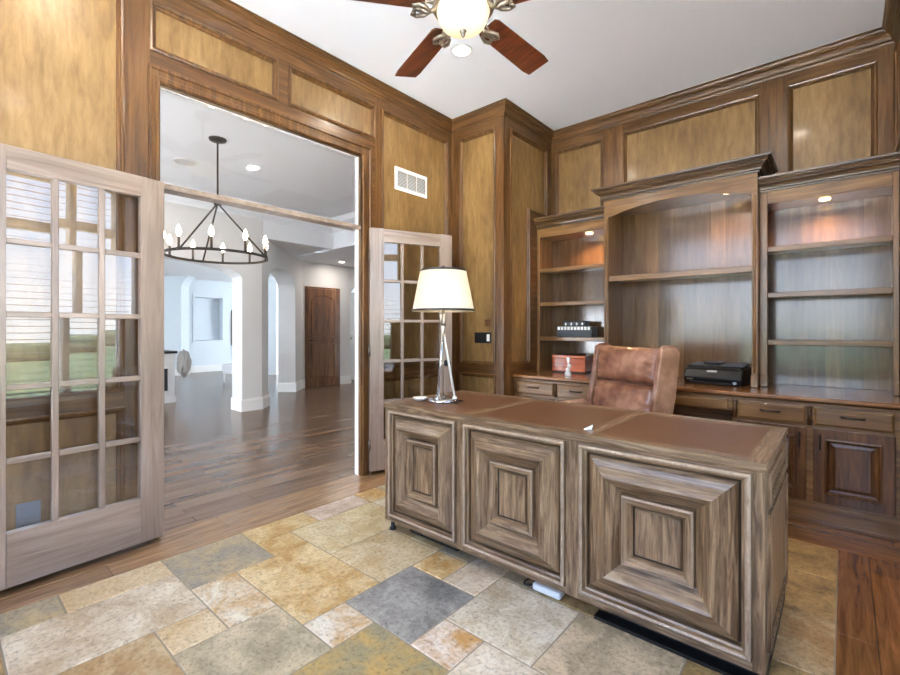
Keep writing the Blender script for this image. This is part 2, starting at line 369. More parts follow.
panel_wall('wall_chase_front', mF, XA, XS, 0, CEIL, [(-2.865, -2.43, ZU0, ZU1), (-2.865, -2.43, ZL0, ZL1)], (), 'frame_x', 'panelled corner pier front carrying the black switch plate')
# the pier's side: its long panel is narrower beside the bookcase
mb = MB(); Lp = [(3.545, ZU0), (3.895, ZU0), (3.895, 2.36), (4.24, 2.36), (4.24, ZU1), (3.545, ZU1)]
grid_face(mb, mS, YF, YB, 0, CEIL, [(3.545, 3.895, ZU0, 2.36), (3.545, 4.24, 2.36, ZU1)], 0)
mb.ring(Lp, mS, MOLD, True, 0, 2)
struct(mb.build('wall_chase_side', ['frame_v', 'frame_y', 'panel'], normals=False), 'panelled side of the corner pier beside the left bookcase', 'wall')
panel_wall('wall_back', mB, XS, XR, 0, CEIL, [(-2.29, -1.775, 2.2, ZU1), (-1.585, -.50, 2.2, ZU1), (-.325, .18, 2.2, ZU1)], (), 'frame_x', 'panelled wall above the built-in bookcases')
panel_wall('wall_alcove_return', mR, YF, YB, 0, CEIL, [(3.54, 4.24, 2.36, ZU1)], (), 'frame_y', 'panelled return at the right end of the bookcases')
panel_wall('wall_pier_right', mF, XR, XC, 0, CEIL, [(.37, .85, ZU0, ZU1), (.37, .85, ZL0, ZL1)], (), 'frame_x', 'panelled pier right of the bookcases')
WC = [(-.1, .83), (.865, 1.73), (1.765, 2.36)]  # the first window is unseen, added for more daylight
panel_wall('wall_right', mC, YD, YF, 0, CEIL, [(a, b, .14, .36) for a, b in WC] + [(2.55, 3.35, ZU0, ZU1), (2.55, 3.35, ZL0, ZL1), (-1.45, -.25, ZU0, ZU1), (-1.45, -.25, ZL0, ZL1)],
           [(a, b, .45, 2.95) for a, b in WC], 'frame_y', 'panelled window wall opposite the doorway')
WD = [(-2.75, -1.74), (-1.70, -.69), (-.65, .40)]
panel_wall('wall_front', mD, XA, XC, 0, CEIL, [(a, b, .14, .34) for a, b in WD] + [(.52, .87, ZU0, ZU1), (.52, .87, ZL0, ZL1)],
           [(a, b, .42, 3.0) for a, b in WD], 'frame_x', 'panelled window wall facing the bookcases')
# windows
wi = 0
WHERE = ['in the wall opposite the doorway, nearest the front wall', 'middle one in the wall opposite the doorway', 'in the wall opposite the doorway, nearest the bookcases', 'in the front wall, nearest the doorway wall', 'middle one in the front wall facing the bookcases', 'in the front wall, nearest the window wall corner']
def window(mp, a0, a1, z0, z1, blinds):
    global wi; wi += 1
    mb = MB()
    for q in ((a0 - .016, a0 + .012, z0 - .06, z1 + .06), (a1 - .012, a1 + .016, z0 - .06, z1 + .06), (a0 + .012, a1 - .012, z0 - .06, z0 + .03), (a0 + .012, a1 - .012, z1 - .03, z1 + .06), (a0 + .012, a1 - .012, 2.34, 2.44)):
        mb.prism(rect(*q), mp, -.1, .018)
    o = mb.build('window_%d' % wi, 'white', bevel=.004); struct(o, 'tall white framed window ' + WHERE[wi - 1], 'window')
    g = MB(); g.prism(rect(a0 + .02, a1 - .02, z0 + .02, z1 - .02), mp, -.085, -.081); g.build('window_glass', 'glass_win', o)
    if blinds:
        b = MB(); z = z0 + .07
        while z < z1 - .06:
            if not 2.33 < z < 2.45:
                b.add([mp(a0 + .035, z + .004, -.062), mp(a1 - .035, z + .004, -.062), mp(a1 - .035, z - .002, -.012), mp(a0 + .035, z - .002, -.012)], [(0, 1, 2, 3)])
                b.add([mp(a0 + .035, z + .007, -.062), mp(a1 - .035, z + .007, -.062), mp(a1 - .035, z + .001, -.012), mp(a0 + .035, z + .001, -.012)], [(3, 2, 1, 0)])
            z += .075
        b.build('blind', 'blind', o)
for a, b in WC: window(mC, a, b, .45, 2.95, True)
for a, b in WD: window(mD, a, b, .42, 3.0, False)
# outdoors: lawn and hedge seen by reflection in the glass
mb = MB(); mb.add([(8, -40, -.4), (60, -40, -.4), (60, 40, -.4), (8, 40, -.4)], [(0, 1, 2, 3)]); mb.add([(-30, -40, -.4), (1.4, -40, -.4), (1.4, -9, -.4), (-30, -9, -.4)], [(0, 1, 2, 3)])
struct(mb.build('lawn', 'lawn', normals=False), 'green lawn outside the windows', 'lawn')
mb = MB(); mb.box(1.1, 8, -9, 12, -.5, -.4); mb.box(-12, 1.1, -9, -3.2, -.5, -.4); mb.box(-3.1, 1.1, -3.2, -1.75, -.5, -.4)  # unseen pale slab added to throw light up through the windows
struct(mb.build('patio', 'patio', normals=False), 'pale concrete patio outside the windows', 'patio')
mb = MB(); mb.box(30, 32, -35, 35, -.4, .7); mb.box(-12, 28, -18, -16, -.4, .9)
struct(mb.build('hedge', 'hedge', bevel=.3), 'clipped hedge beyond the lawn', 'hedge')
# ceiling and crown
mb = MB(); mb.add([(XA - .15, YD - .1, CEIL), (XC + .1, YD - .1, CEIL), (XC + .1, YB + .1, CEIL), (XA - .15, YB + .1, CEIL)], [(3, 2, 1, 0)])
struct(mb.build('ceiling', 'ceil', normals=False), 'white ceiling of the study', 'ceiling')
room = [(XA, YD), (XA, YF), (XS, YF), (XS, YB), (XR, YB), (XR, YF), (XC, YF), (XC, YD)]
crown = [(0, CEIL - .105), (.008, CEIL - .105), (.012, CEIL - .09), (.022, CEIL - .086), (.022, CEIL - .078), (.026, CEIL - .062), (.036, CEIL - .046), (.05, CEIL - .036), (.05, CEIL - .028), (.056, CEIL - .026), (.06, CEIL - .014), (.06, CEIL - .009), (.072, CEIL - .007), (.072, CEIL)]
mb = MB(); mb.sweep(crown, room, True, 0, -1, turn=(0, 1))
struct(mb.build('trim_1', ['frame_x', 'frame_y'], normals=False), 'wood crown moulding around the ceiling', 'trim')
# baseboard with the doorway left free
bprof = [(0, 0), (.028, 0), (.028, .018), (.016, .024), (.016, .11), (.01, .12), (.006, .13), (0, .13)]
mb = MB(); mb.sweep(bprof, [(XA, OY1 + .1), (XA, YF), (XS, YF), (XS, 3.6)], False, 0, -1); mb.sweep(bprof, [(XA, YD), (XA, OY0 - .07)], False, 0, -1)
mb.sweep(bprof, [(XR, 3.6), (XR, YF), (XC, YF), (XC, YD), (XA, YD)], False, 0, -1)
struct(mb.build('baseboard_study', 'frame_v', normals=False), 'wood baseboard of the study', 'baseboard')
# doorway casing, jamb, transom
mb = MB()
def casing(a, z, mp, w):
    pr = [(0, -.02), (0, .012), (.012, .02), (.03, .02), (.036, .012), (w - .02, .014), (w - .012, .024), (w, .024), (w, 0)]
    return pr
def casing_open(mb, mp, a0, a1, z1, w0, w1, wt, mat=0):
    pr = [(.05, 0), (.05, .01), (.15, .018), (.4, .018), (.45, .010), (.75, .012), (.82, .022), (1, .022), (1, 0)]
    v = []
    for t, d in pr: v += [mp(a0 - w0 * t, 0, d), mp(a0 - w0 * t, z1 + wt * t, d), mp(a1 + w1 * t, z1 + wt * t, d), mp(a1 + w1 * t, 0, d)]
    f = []
    for j in range(len(pr) - 1):
        for i in range(3): f.append((j * 4 + i, j * 4 + i + 1, j * 4 + i + 5, j * 4 + i + 4))
    mb.add(v, f, mat)
casing_open(mb, mA, OY0, OY1, OZ, .06, .10, .09)
struct(mb.build('trim_2', 'frame_v', normals=False), 'wood casing around the hall doorway', 'trim')
TH = .07
mb = MB()
for d0, d1, m in ((-.035, 0, 0), (-TH - .012, -.035, 1)):
    mb.prism(rect(OY1, OY1 + .02, 0, OZ), mA, d0, d1, m); mb.prism(rect(OY0 - .02, OY0, 0, OZ), mA, d0, d1, m); mb.prism(rect(OY0 - .02, OY1 + .02, OZ, OZ + .02), mA, d0, d1, m)
struct(mb.build('trim_3', ['frame_v', 'white']), 'doorway jamb, wood towards the study and white towards the hall', 'trim')
mb = MB(); mb.prism(rect(OY0, OY1, 2.012, 2.046), mA, -.1, .0)
tb = struct(mb.build('trim_4', 'leaf_x', bevel=.005), 'slim wooden transom bar across the doorway', 'trim')
mb = MB(); mb.prism(rect(OY0 + .002, OY1 - .002, 2.046, OZ - .002), mA, -.056, -.05)
mb.build('transom_glass', 'glass_clear', tb)
# hall side of the left wall
HX = XA - TH
# ------------------------------------------------------------------ floors
mod = .2045; X0, Y0 = -2.68, .79
C = {'gold': ((176, 132, 64), (212, 188, 142)), 'gray': ((136, 130, 118), (176, 154, 116)), 'slate': ((112, 110, 104), (162, 158, 150)),
     'beige': ((206, 188, 154), (184, 156, 110)), 'white': ((216, 206, 190), (182, 138, 78)), 'cream': ((212, 200, 180), (176, 154, 124)),
     'olive': ((150, 138, 110), (192, 176, 144)), 'brown': ((164, 130, 84), (194, 172, 134)), 'tan': ((192, 160, 110), (134, 108, 70)),
     'greengold': ((146, 136, 108), (192, 154, 88))}
T = [(0, 1, -7, -2, 'gray'), (0, 1, -2, 0, 'beige'), (1, 3, -3, 0, 'cream'), (3, 5, -4, -1, 'brown'), (0, 2, 0, 2, 'gray'), (2, 4, 0, 1, 'white'), (3, 4, -1, 0, 'beige'), (4, 6, -1, 1, 'olive'),
     (0, 1, 2, 4, 'gold'), (1, 2, 2, 3, 'gold'), (2, 5, 1, 3, 'gold'), (0, 1, 4, 6, 'cream'), (1, 3, 3, 6, 'beige'), (3, 5, 3, 5, 'beige'), (5, 6, 1, 2, 'white'), (5, 7, 2, 4, 'slate'),
     (5, 6, 4, 5, 'gold'), (6, 7, 4, 6, 'cream'), (7, 9, 3, 5, 'cream'), (6, 8, 0, 2, 'greengold'), (7, 8, 2, 3, 'white'), (8, 10, 1, 3, 'cream'), (9, 11, 3, 5, 'olive'),
     (0, 1, 6, 7, 'gold'), (10, 13, 1, 3, 'brown'), (11, 13, 3, 6, 'tan'), (11, 13, 6, 8, 'brown'), (10, 13, 8, 10, 'tan'), (11, 13, 10, 12, 'tan'), (5, 6, 0, 1, 'gray') if False else (8, 10, -1, 1, 'gray')]
occ = {}; JN, J0, J1, NI = 0, -11, 12, 13
tiles = []
for t in T:
    cells = [(i, j) for i in range(t[0], t[1]) for j in range(t[2], t[3])]
    if any(c in occ for c in cells): continue
    tiles.append(t); occ.update({c: 1 for c in cells})
rg = random.Random(3)
for j in range(J0, J1):
    for i in range(NI):
        if (i, j) in occ: continue
        for (w, h) in rg.sample([(2, 2), (2, 3), (1, 2), (2, 1), (3, 2)], 5) + [(1, 1)]:
            cells = [(a, b) for a in range(i, i + w) for b in range(j, j + h)]
            if i + w <= NI and j + h <= J1 and not any(c in occ for c in cells):
                tiles.append((i, i + w, j, j + h, rg.choice(['gold', 'gray', 'beige', 'cream', 'olive', 'brown', 'tan'] if i < 10 else ['tan', 'brown', 'beige', 'tan']))); occ.update({c: 1 for c in cells}); break
mb = MB(); tones = []
for (i0, i1, j0, j1, c) in tiles:
    g = .0035; a0, a1, b0, b1 = X0 + i0 * mod + g, X0 + i1 * mod - g, Y0 + j0 * mod + g, Y0 + j1 * mod - g
    z = rg.uniform(-.0012, .0008)
    flat = lambda x, y, d: (x, y, d)
    n0 = len(mb.f); mb.ring(rect(a0, a1, b0, b1), flat, [(0, -.012), (0, z - .003), (.004, z)], True)
    s = rg.uniform(.94, 1.06); jit = [rg.uniform(.97, 1.03) for _ in range(3)]
    cc = [tuple(v * s * q for v, q in zip(lin(x)[:3], jit)) + (1,) for x in C[c]]
    tones += [cc] * (len(mb.f) - n0)
stone = mb.build('stone_floor', ['stone', 'grout'], normals=False)
for nm, q in (('tone', 0), ('tone2', 1)):
    at = stone.data.color_attributes.new(nm, 'FLOAT_COLOR', 'CORNER')
    for p in stone.data.polygons:
        for li in p.loop_indices: at.data[li].color = tones[p.index][q]
gb = MB(); gb.box(X0 - .004, X0 + 13 * mod + .004, Y0 - 11 * mod - .004, Y0 + 12 * mod + .004, -.03, -.004)
gro = gb.build('grout', 'grout', stone); struct(stone, 'multicoloured stone tile floor inset in the study', 'floor')
def boards(name, strips, mat, label, base=(150, 102, 58)):
    mb = MB(); tn = []
    for (x0, x1, y0, y1, along) in strips:
        L0, L1 = (y0, y1) if along == 'y' else (x0, x1); p = L0
        while p < L1 - .01:
            q = min(L1, p + rg.uniform(.7, 1.5)); n0 = len(mb.f)
            a = (x0 + .0008, x1 - .0008, p + .0008, q - .0008) if along == 'y' else (p + .0008, q - .0008, y0 + .0008, y1 - .0008)
            mb.ring(rect(*a), lambda x, y, d: (x, y, d), [(0, -.012), (0, -.002), (.002, 0)], True)
            s = rg.uniform(.78, 1.2); tn += [tuple(v * s for v in lin(base)[:3]) + (1,)] * (len(mb.f) - n0); p = q
    o = mb.build(name, mat, normals=False); at = o.data.color_attributes.new('tone', 'FLOAT_COLOR', 'CORNER')
    for p in o.data.polygons:
        for li in p.loop_indices: at.data[li].color = tn[p.index]
    return struct(o, label, 'floor')
sf = MB(); sf.box(HX, XC, YD, YB, -.06, -.031); struct(sf.build('subfloor', 'darkbase'), 'dark subfloor under the boards', 'floor')
XE, YE = X0 + 13 * mod, Y0 + 12 * mod
st = [(XA + (X0 - XA) / 2 * i, XA + (X0 - XA) / 2 * (i + 1), YD, YE, 'y') for i in range(2)]
st[0] = (HX, st[0][1], YD, YE, 'y')
boards('wood_floor_left', st, 'boards_y', 'wood board border between the stone tiles and the doorway', (176, 138, 100))
nb = 8; boards('wood_floor_right', [(XE + (XC - XE) / nb * i, XE + (XC - XE) / nb * (i + 1), YD, YE, 'y') for i in range(nb)], 'boards_y', 'reddish brown wood boards right of the stone tiles', (158, 106, 58))
boards('wood_floor_back', [(XA, XC, YE + .125 * i, YE + .125 * (i + 1), 'x') for i in range(9)], 'boards_x', 'wood boards in front of the built-in cabinets', (158, 106, 58))
# ------------------------------------------------------------------ the hall
def arch_wall(name, mp, s0, s1, z1, ops, th, mat, label, base=.0):
    """a plastered wall with round-headed openings (a, b, spring, apex)"""
    mb = MB(); N = 20; x = s0
    def quad(a, b, za0, za1, zb0, zb1):
        for d in (0, -th): mb.add([mp(a, za0, d), mp(b, zb0, d), mp(b, zb1, d), mp(a, za1, d)], [(0, 1, 2, 3)])
    for (a, b, sp, ap) in ops:
        quad(x, a, 0, z1, 0, z1); pz = sp; pa = a
        mb.add([mp(a, 0, 0), mp(a, 0, -th), mp(a, sp, -th), mp(a, sp, 0)], [(0, 1, 2, 3)]); mb.add([mp(b, 0, 0), mp(b, 0, -th), mp(b, sp, -th), mp(b, sp, 0)], [(0, 1, 2, 3)])
        for i in range(1, N + 1):
            t = math.pi * (1 - i / N); q = (a + b) / 2 + (b - a) / 2 * math.cos(t); z = sp + (ap - sp) * math.sin(t) ** .9 if i < N else sp
            quad(pa, q, pz, z1, z, z1); mb.add([mp(pa, pz, 0), mp(q, z, 0), mp(q, z, -th), mp(pa, pz, -th)], [(0, 1, 2, 3)]); pa, pz = q, z
        x = b
    quad(x, s1, 0, z1, 0, z1)
    mb.add([mp(s1, 0, 0), mp(s1, z1, 0), mp(s1, z1, -th), mp(s1, 0, -th)], [(0, 1, 2, 3)]); mb.add([mp(s0, 0, 0), mp(s0, z1, 0), mp(s0, z1, -th), mp(s0, 0, -th)], [(0, 1, 2, 3)])
    return struct(mb.build(name, mat, normals=False), label, 'wall')
NX, NY = -6.58, 3.27; r2 = math.sqrt(.5)
mN = wmap((NX, 0, 0), (0, 1, 0), (1, 0, 0))
mO = wmap((NX, NY, 0), (-r2, r2, 0), (r2, r2, 0))
DX = -8.23; LO = (NX - DX) / r2; DY0 = NY + (NX - DX)
mDoor = wmap((DX, 0, 0), (0, 1, 0), (1, 0, 0))
SOF, TRAY = 2.57, 3.05
arch_wall('wall_hall_arch', mN, -3, NY, TRAY, [(.85, 2.975, 1.92, 2.15)], .33, 'hallwall', 'hall wall with the wide low arch')
arch_wall('wall_hall_angled', mO, 0, LO, SOF + .3, [(.29, 1.85, 1.93, 2.23)], .32, 'hallwall', 'angled hall wall with the narrow arch')
arch_wall('wall_hall_door', mDoor, DY0, 9.4, SOF + .3, [(6.1, 7.1, 1.93, 2.2)], .2, 'hallwall', 'hall wall around the dark wood door')
mFar = wmap((-12.9, 4.26, 0), (r2, r2, 0), (r2, -r2, 0))
arch_wall('wall_far_arch', mFar, -2.2, 2.4, 3.0, [(0, 2.2, 2.2, 2.84)], .4, 'bluewall', 'far angled wall with a tall arch')
# far wall with a square niche
mW = wmap((-13.5, 0, 0), (0, 1, 0), (1, 0, 0)); nic = (4.74, 5.6, .82, 2.15)
mb = MB(); grid_face(mb, mW, 1, 9.4, 0, 3.0, [nic], 0, 0, 0); mb.ring(rect(*nic), mW, [(0, 0), (0, .02), (.06, .02), (.07, -.02), (.07, -.22)], True)
struct(mb.build('wall_far', 'bluewall', normals=False), 'far pale wall with a square recessed niche', 'wall')
mb = MB(); mb.add([(-13.6, 9.4, 0), (-3.1, 9.4, 0), (-3.1, 9.4, 3.05), (-13.6, 9.4, 3.05)], [(0, 1, 2, 3)]); mb.add([(-13.6, -3, 0), (-3.1, -3, 0), (-3.1, -3, 3.05), (-13.6, -3, 3.05)], [(0, 1, 2, 3)])
mb.add([(-15, -3, 0), (-15, 9.4, 0), (-15, 9.4, 3.05), (-15, -3, 3.05)], [(0, 1, 2, 3)])
struct(mb.build('wall_hall_ends', 'bluewall', normals=False), 'end walls of the hall and the back room', 'wall')
mb = MB(); mH = wmap((HX, 0, 0), (0, 1, 0), (-1, 0, 0)); grid_face(mb, mH, -3, 9.4, 0, 3.3, [(OY0, OY1, 0, OZ)], 0, 0, 0)
struct(mb.build('wall_hall_near', 'white', normals=False), 'white hall side of the doorway wall', 'wall')
mb = MB(); casing_open(mb, mH, OY0, OY1, OZ, .09, .09, .09)
struct(mb.build('trim_5', 'white', normals=False), 'white casing on the hall side of the doorway', 'trim')
TY = 4.55
mb = MB()
mb.add([(NX - .02, -3, TRAY), (HX, -3, TRAY), (HX, TY, TRAY), (NX - .02, TY, TRAY)], [(3, 2, 1, 0)])
mb.add([(-13.6, TY, SOF), (HX, TY, SOF), (HX, 9.4, SOF), (-13.6, 9.4, SOF)], [(3, 2, 1, 0)])
mb.add([(-13.6, 3.0, SOF + .002), (NX - .02, 3.0, SOF + .002), (NX - .02, TY, SOF + .002), (-13.6, TY, SOF + .002)], [(3, 2, 1, 0)])
mb.add([(HX, TY, SOF), (NX - .02, TY, SOF), (NX - .02, TY, TRAY), (HX, TY, TRAY)], [(0, 1, 2, 3)])
mb.add([(NX - .02, 3.2, SOF), (NX - .02, TY, SOF), (NX - .02, TY, TRAY), (NX - .02, 3.2, TRAY)], [(0, 1, 2, 3)])
mb.add([(-15, -3, 3.0), (NX - .3, -3, 3.0), (NX - .3, 9.4, 3.0), (-15, 9.4, 3.0)], [(3, 2, 1, 0)])
stp = [(0, .27), (.02, .27), (.06, .31), (.09, .31), (.16, .39), (.16, .48)]
mb.sweep([(o, SOF + z) for o, z in stp], [(NX - .02, -3), (NX - .02, TY), (HX, TY)], False, 0, -1, caps=False)
struct(mb.build('ceiling_hall', 'ceil', normals=False), 'white tray ceiling of the hall', 'ceiling')
mb = MB(); mb.add([(-15, -3, -.001), (HX + .002, -3, -.001), (HX + .002, 9.4, -.001), (-15, 9.4, -.001)], [(0, 1, 2, 3)])
struct(mb.build('hall_floor', 'hallfloor', normals=False), 'dark glossy plank floor of the hall', 'floor')
hb = [(0, 0), (.02, 0), (.02, .15), (.012, .165), (.012, .18), (0, .18)]
mb = MB()
def along(mp, a, b):
    p, q = mp(a, 0, 0), mp(b, 0, 0); return (p.x, p.y), (q.x, q.y)
p0, p1 = along(mO, .29, 0)
mb.sweep(hb, [(NX - .33, 2.975), (NX, 2.975), (NX, NY), along(mO, 0, .29)[1], tuple(mO(.29, 0, -.32))[:2]], False, 0, -1)
mb.sweep(hb, [tuple(mO(1.85, 0, -.32))[:2], along(mO, 0, 1.85)[1], (DX, DY0), (DX, 4.98)], False, 0, -1)
mb.sweep(hb, [(DX, 5.82), (DX, 6.1), (DX - .2, 6.1)], False, 0, -1)
mb.sweep(hb, [(-13.5, 3.2), (-13.5, 9.4)], False, 0, -1)
p, q = along(mFar, -2.2, 0); mb.sweep(hb, [p, q, tuple(mFar(0, 0, -.4))[:2]], False, 0, -1)
struct(mb.build('baseboard_hall', 'white', normals=False), 'tall white baseboards of the hall', 'baseboard')
# hall door
do = MB(); do.prism(rect(5.02, 5.78, .005, 2.03), mDoor, .004, .03)
do.ring([(5.02 + .1, 1.02), (5.68, 1.02), (5.68, 1.80), (5.58, 1.88), (5.4, 1.92), (5.22, 1.88), (5.12, 1.80)], mDoor, [(0, .03), (0, .042), (.02, .042), (.03, .010), (.04, .010)], True)
do.ring(rect(5.12, 5.68, .2, .9), mDoor, [(0, .03), (0, .042), (.02, .042), (.03, .010), (.04, .010)], True)
d3 = struct(do.build('door_3', 'halldoor', normals=False), 'dark knotty wood door with plank panels in the hall', 'door')
mb = MB(); mb.prism(rect(4.985, 5.018, 0, 2.07), mDoor, .004, .02); mb.prism(rect(5.782, 5.82, 0, 2.07), mDoor, .004, .02); mb.prism(rect(5.018, 5.782, 2.035, 2.07), mDoor, .004, .02); mb.build('door_casing', 'halldoor', d3)
mb = MB(); mb.tube([(DX + .03, 5.08, .97), (DX + .075, 5.08, .97), (DX + .075, 5.18, .97)], .011); mb.build('door_handle', 'bronze', d3)
# white door standing behind the far right arch
d4 = MB(); mq = wmap((DX - .55, 6.3, 0), (.25, .968, 0), (.968, -.25, 0)); d4.prism(rect(0, .85, .01, 2.05), mq, -.04, 0)
for z0, z1 in ((.2, .9), (1.05, 1.9)): d4.ring(rect(.12, .73, z0, z1), mq, [(0, .001), (.012, .01), (.03, .001)])
d4o = struct(d4.build('door_4', 'white', normals=False), 'white door beyond the arch at the right of the hall', 'door')
mb = MB(); mb.tube([mq(.07, .98, 0), mq(.07, .98, .06), mq(.2, .98, .06)], .014); mb.lathe([(0, 0), (.03, 0), (.03, .012), (0, .012)], tuple(mq(.07, .97, .01))); mb.build('door_handle', 'black', d4o)
# hall ceiling fittings
def can(name, x, y, z, label, group, r=.075, speaker=False):
    o = thing(name, label, 'light' if not speaker else 'speaker', (x, y, z), 0, group)
    mb = MB(); mb.lathe([(r * .78, -.001), (r * .8, -.008), (r, -.006), (r + .003, 0)], n=28); mb.build('trim_ring', 'white', o)
    mb = MB(); mb.lathe([(0, -.003), (r * .78, -.003)], n=28); mb.build('grille' if speaker else 'lens', 'hallwall' if speaker else 'canlens', o)
can('ceiling_light', *HCANS[0], 'round recessed light in the hall ceiling right of the chandelier rod', 'recessed lights of the hall')
can('ceiling_light', *HCANS[1], 'round recessed light in the hall ceiling nearest the doorway', 'recessed lights of the hall')
can('ceiling_light', *HCANS[2], 'round recessed light in the hall ceiling near the low arch', 'recessed lights of the hall')
can('ceiling_light', *HCANS[3], 'round recessed light in the lower soffit near the dark hall door', 'recessed lights of the hall')
can('ceiling_speaker', -5.5, 1.86, TRAY, 'round flush speaker in the hall ceiling left of the chandelier rod', None, .13, True)
can('ceiling_light', *CANS[0], CEIL, 'recessed light in the study ceiling just below the fan bowl', 'recessed lights of the study', .08)
for (x, y), w in zip(CANS[1:], ('near the left wall', 'over the desk end', 'near the window wall', 'over the window end of the study')):
    can('ceiling_light', x, y, CEIL, 'recessed light in the study ceiling ' + w, 'recessed lights of the study', .08)
# chandelier
cx, cy = -4.60, 1.842
t = thing('chandelier', 'black ring chandelier with candle bulbs hanging in the hall', 'chandelier', (cx, cy, TRAY))
mb = MB(); mb.lathe([(0, -.03), (.03, -.03), (.075, -.018), (.08, 0)], n=24); mb.build('canopy', 'bronze', t)
mb = MB(); mb.tube([(0, 0, -.02), (0, 0, 2.43 - TRAY)], .009); mb.lathe([(0, 0), (.035, 0), (.035, .02), (.012, .04), (0, .04)], (0, 0, 2.41 - TRAY)); mb.build('stem', 'bronze', t)
rz = 1.905 - TRAY; rr = .448
mb = MB(); mb.lathe([(rr, -.012), (rr + .01, -.012), (rr + .01, .012), (rr, .012), (rr, -.012)], (0, 0, rz), 64, smooth=False); mb.build('ring', 'bronze', t)
for k in range(3):
    a = R(56 + 120 * k); mb = MB(); mb.tube([(0, 0, 2.425 - TRAY), (rr * math.cos(a), rr * math.sin(a), rz)], .008); mb.build('rod', 'bronze', t)
for k in range(10):
    a = R(8 + 36 * k); q = (rr + .006) * math.cos(a), (rr + .006) * math.sin(a)
    mb = MB(); mb.lathe([(0, .0), (.022, 0), (.022, .012), (.011, .014), (.011, .11), (0, .11)], (q[0], q[1], rz), 14); c = mb.build('candle', 'bronze', t)
    mb = MB(); mb.lathe([(.006, .11), (.02, .135), (.022, .155), (.014, .185), (.003, .21), (0, .212)], (q[0], q[1], rz), 14); mb.build('bulb', 'bulb', c)
# hall furniture glimpsed beyond the arch
t = thing('console_cabinet', 'white cabinet with dark top and dark glass door beyond the low arch', 'cabinet', (-8.26, 2.64, 0))
mb = MB(); mb.box(-.42, -.01, -1.1, 0, .04, .80); mb.box(-.44, 0, -1.12, .02, 0, .09); mb.box(-.43, -.005, -1.11, .01, .66, .68); mb.build('body', 'white', t, bevel=.005)
mb = MB(); mb.box(-.46, .02, -1.14, .03, .80, .84); mb.build('top', 'black', t, bevel=.005)
for a, b in ((-1.02, -.56), (-.5, -.06)):
    mb = MB(); mb.box(-.009, .004, a, b, .14, .62); d = mb.build('door', 'white', t, bevel=.003)
    mb = MB(); mb.box(.0042, .007, a + .05, b - .05, .2, .56); mb.build('glass_panel', 'screen', d)
def blob(mb, c, rx, ry, rz, n=24, m=14, amp=.08, seed=1, mat=0):
    rn = random.Random(seed); ph = [rn.uniform(0, 6) for _ in range(6)]; v = []; f = []
    for j in range(m + 1):
        th = math.pi * j / m
        for i in range(n):
            a = 2 * math.pi * i / n; k = 1 + amp * (math.sin(5 * a + ph[0]) * math.sin(4 * th + ph[1]) + .6 * math.sin(9 * a + ph[2] + 3 * th))
            v.append((c[0] + rx * k * math.sin(th) * math.cos(a), c[1] + ry * k * math.sin(th) * math.sin(a), c[2] + rz * k * math.cos(th)))
    for j in range(m):
        for i in range(n): f.append((j * n + i, j * n + (i + 1) % n, (j + 1) * n + (i + 1) % n, (j + 1) * n + i))
    mb.add(v, f, mat, True)
mb = MB(); blob(mb, (0, 0, 0), .17, .085, .19, n=40, m=24, amp=.17); th = mb.build('throw_blanket', 'fur'); th.location = (-8.16, 2.735, .64)
mb = MB(); tag(th, 'shaggy grey throw hanging over the end of the white cabinet', 'blanket')
t = thing('side_chair', 'white upholstered chair half hidden behind the hall column', 'chair', (-10.3, 4.66, 0), R(-60))
mb = MB(); mb.box(-.3, .3, -.3, .3, .2, .42); mb.build('seat', 'fabric_white', t, bevel=.04, seg=3)
mb = MB(); mb.box(-.3, .3, .2, .32, .1, .62); mb.build('backrest', 'fabric_white', t, bevel=.03, seg=3)
for sx in (-.26, .26):
    for sy in (-.26, .26): mb = MB(); mb.tube([(sx, sy, 0), (sx, sy, .21)], .02); mb.build('leg', 'fabric_white', t)
t = thing('wall_picture', 'narrow dark framed picture on the far pale wall right of the niche', 'picture')
mb = MB(); mb.prism(rect(5.78, 6.35, .72, 1.75), mW, .002, .03); mb.build('frame', 'bronze', t)
mb = MB(); mb.prism(rect(5.83, 6.3, .77, 1.70), mW, .0302, .032); mb.build('picture_surface', 'screen', t)

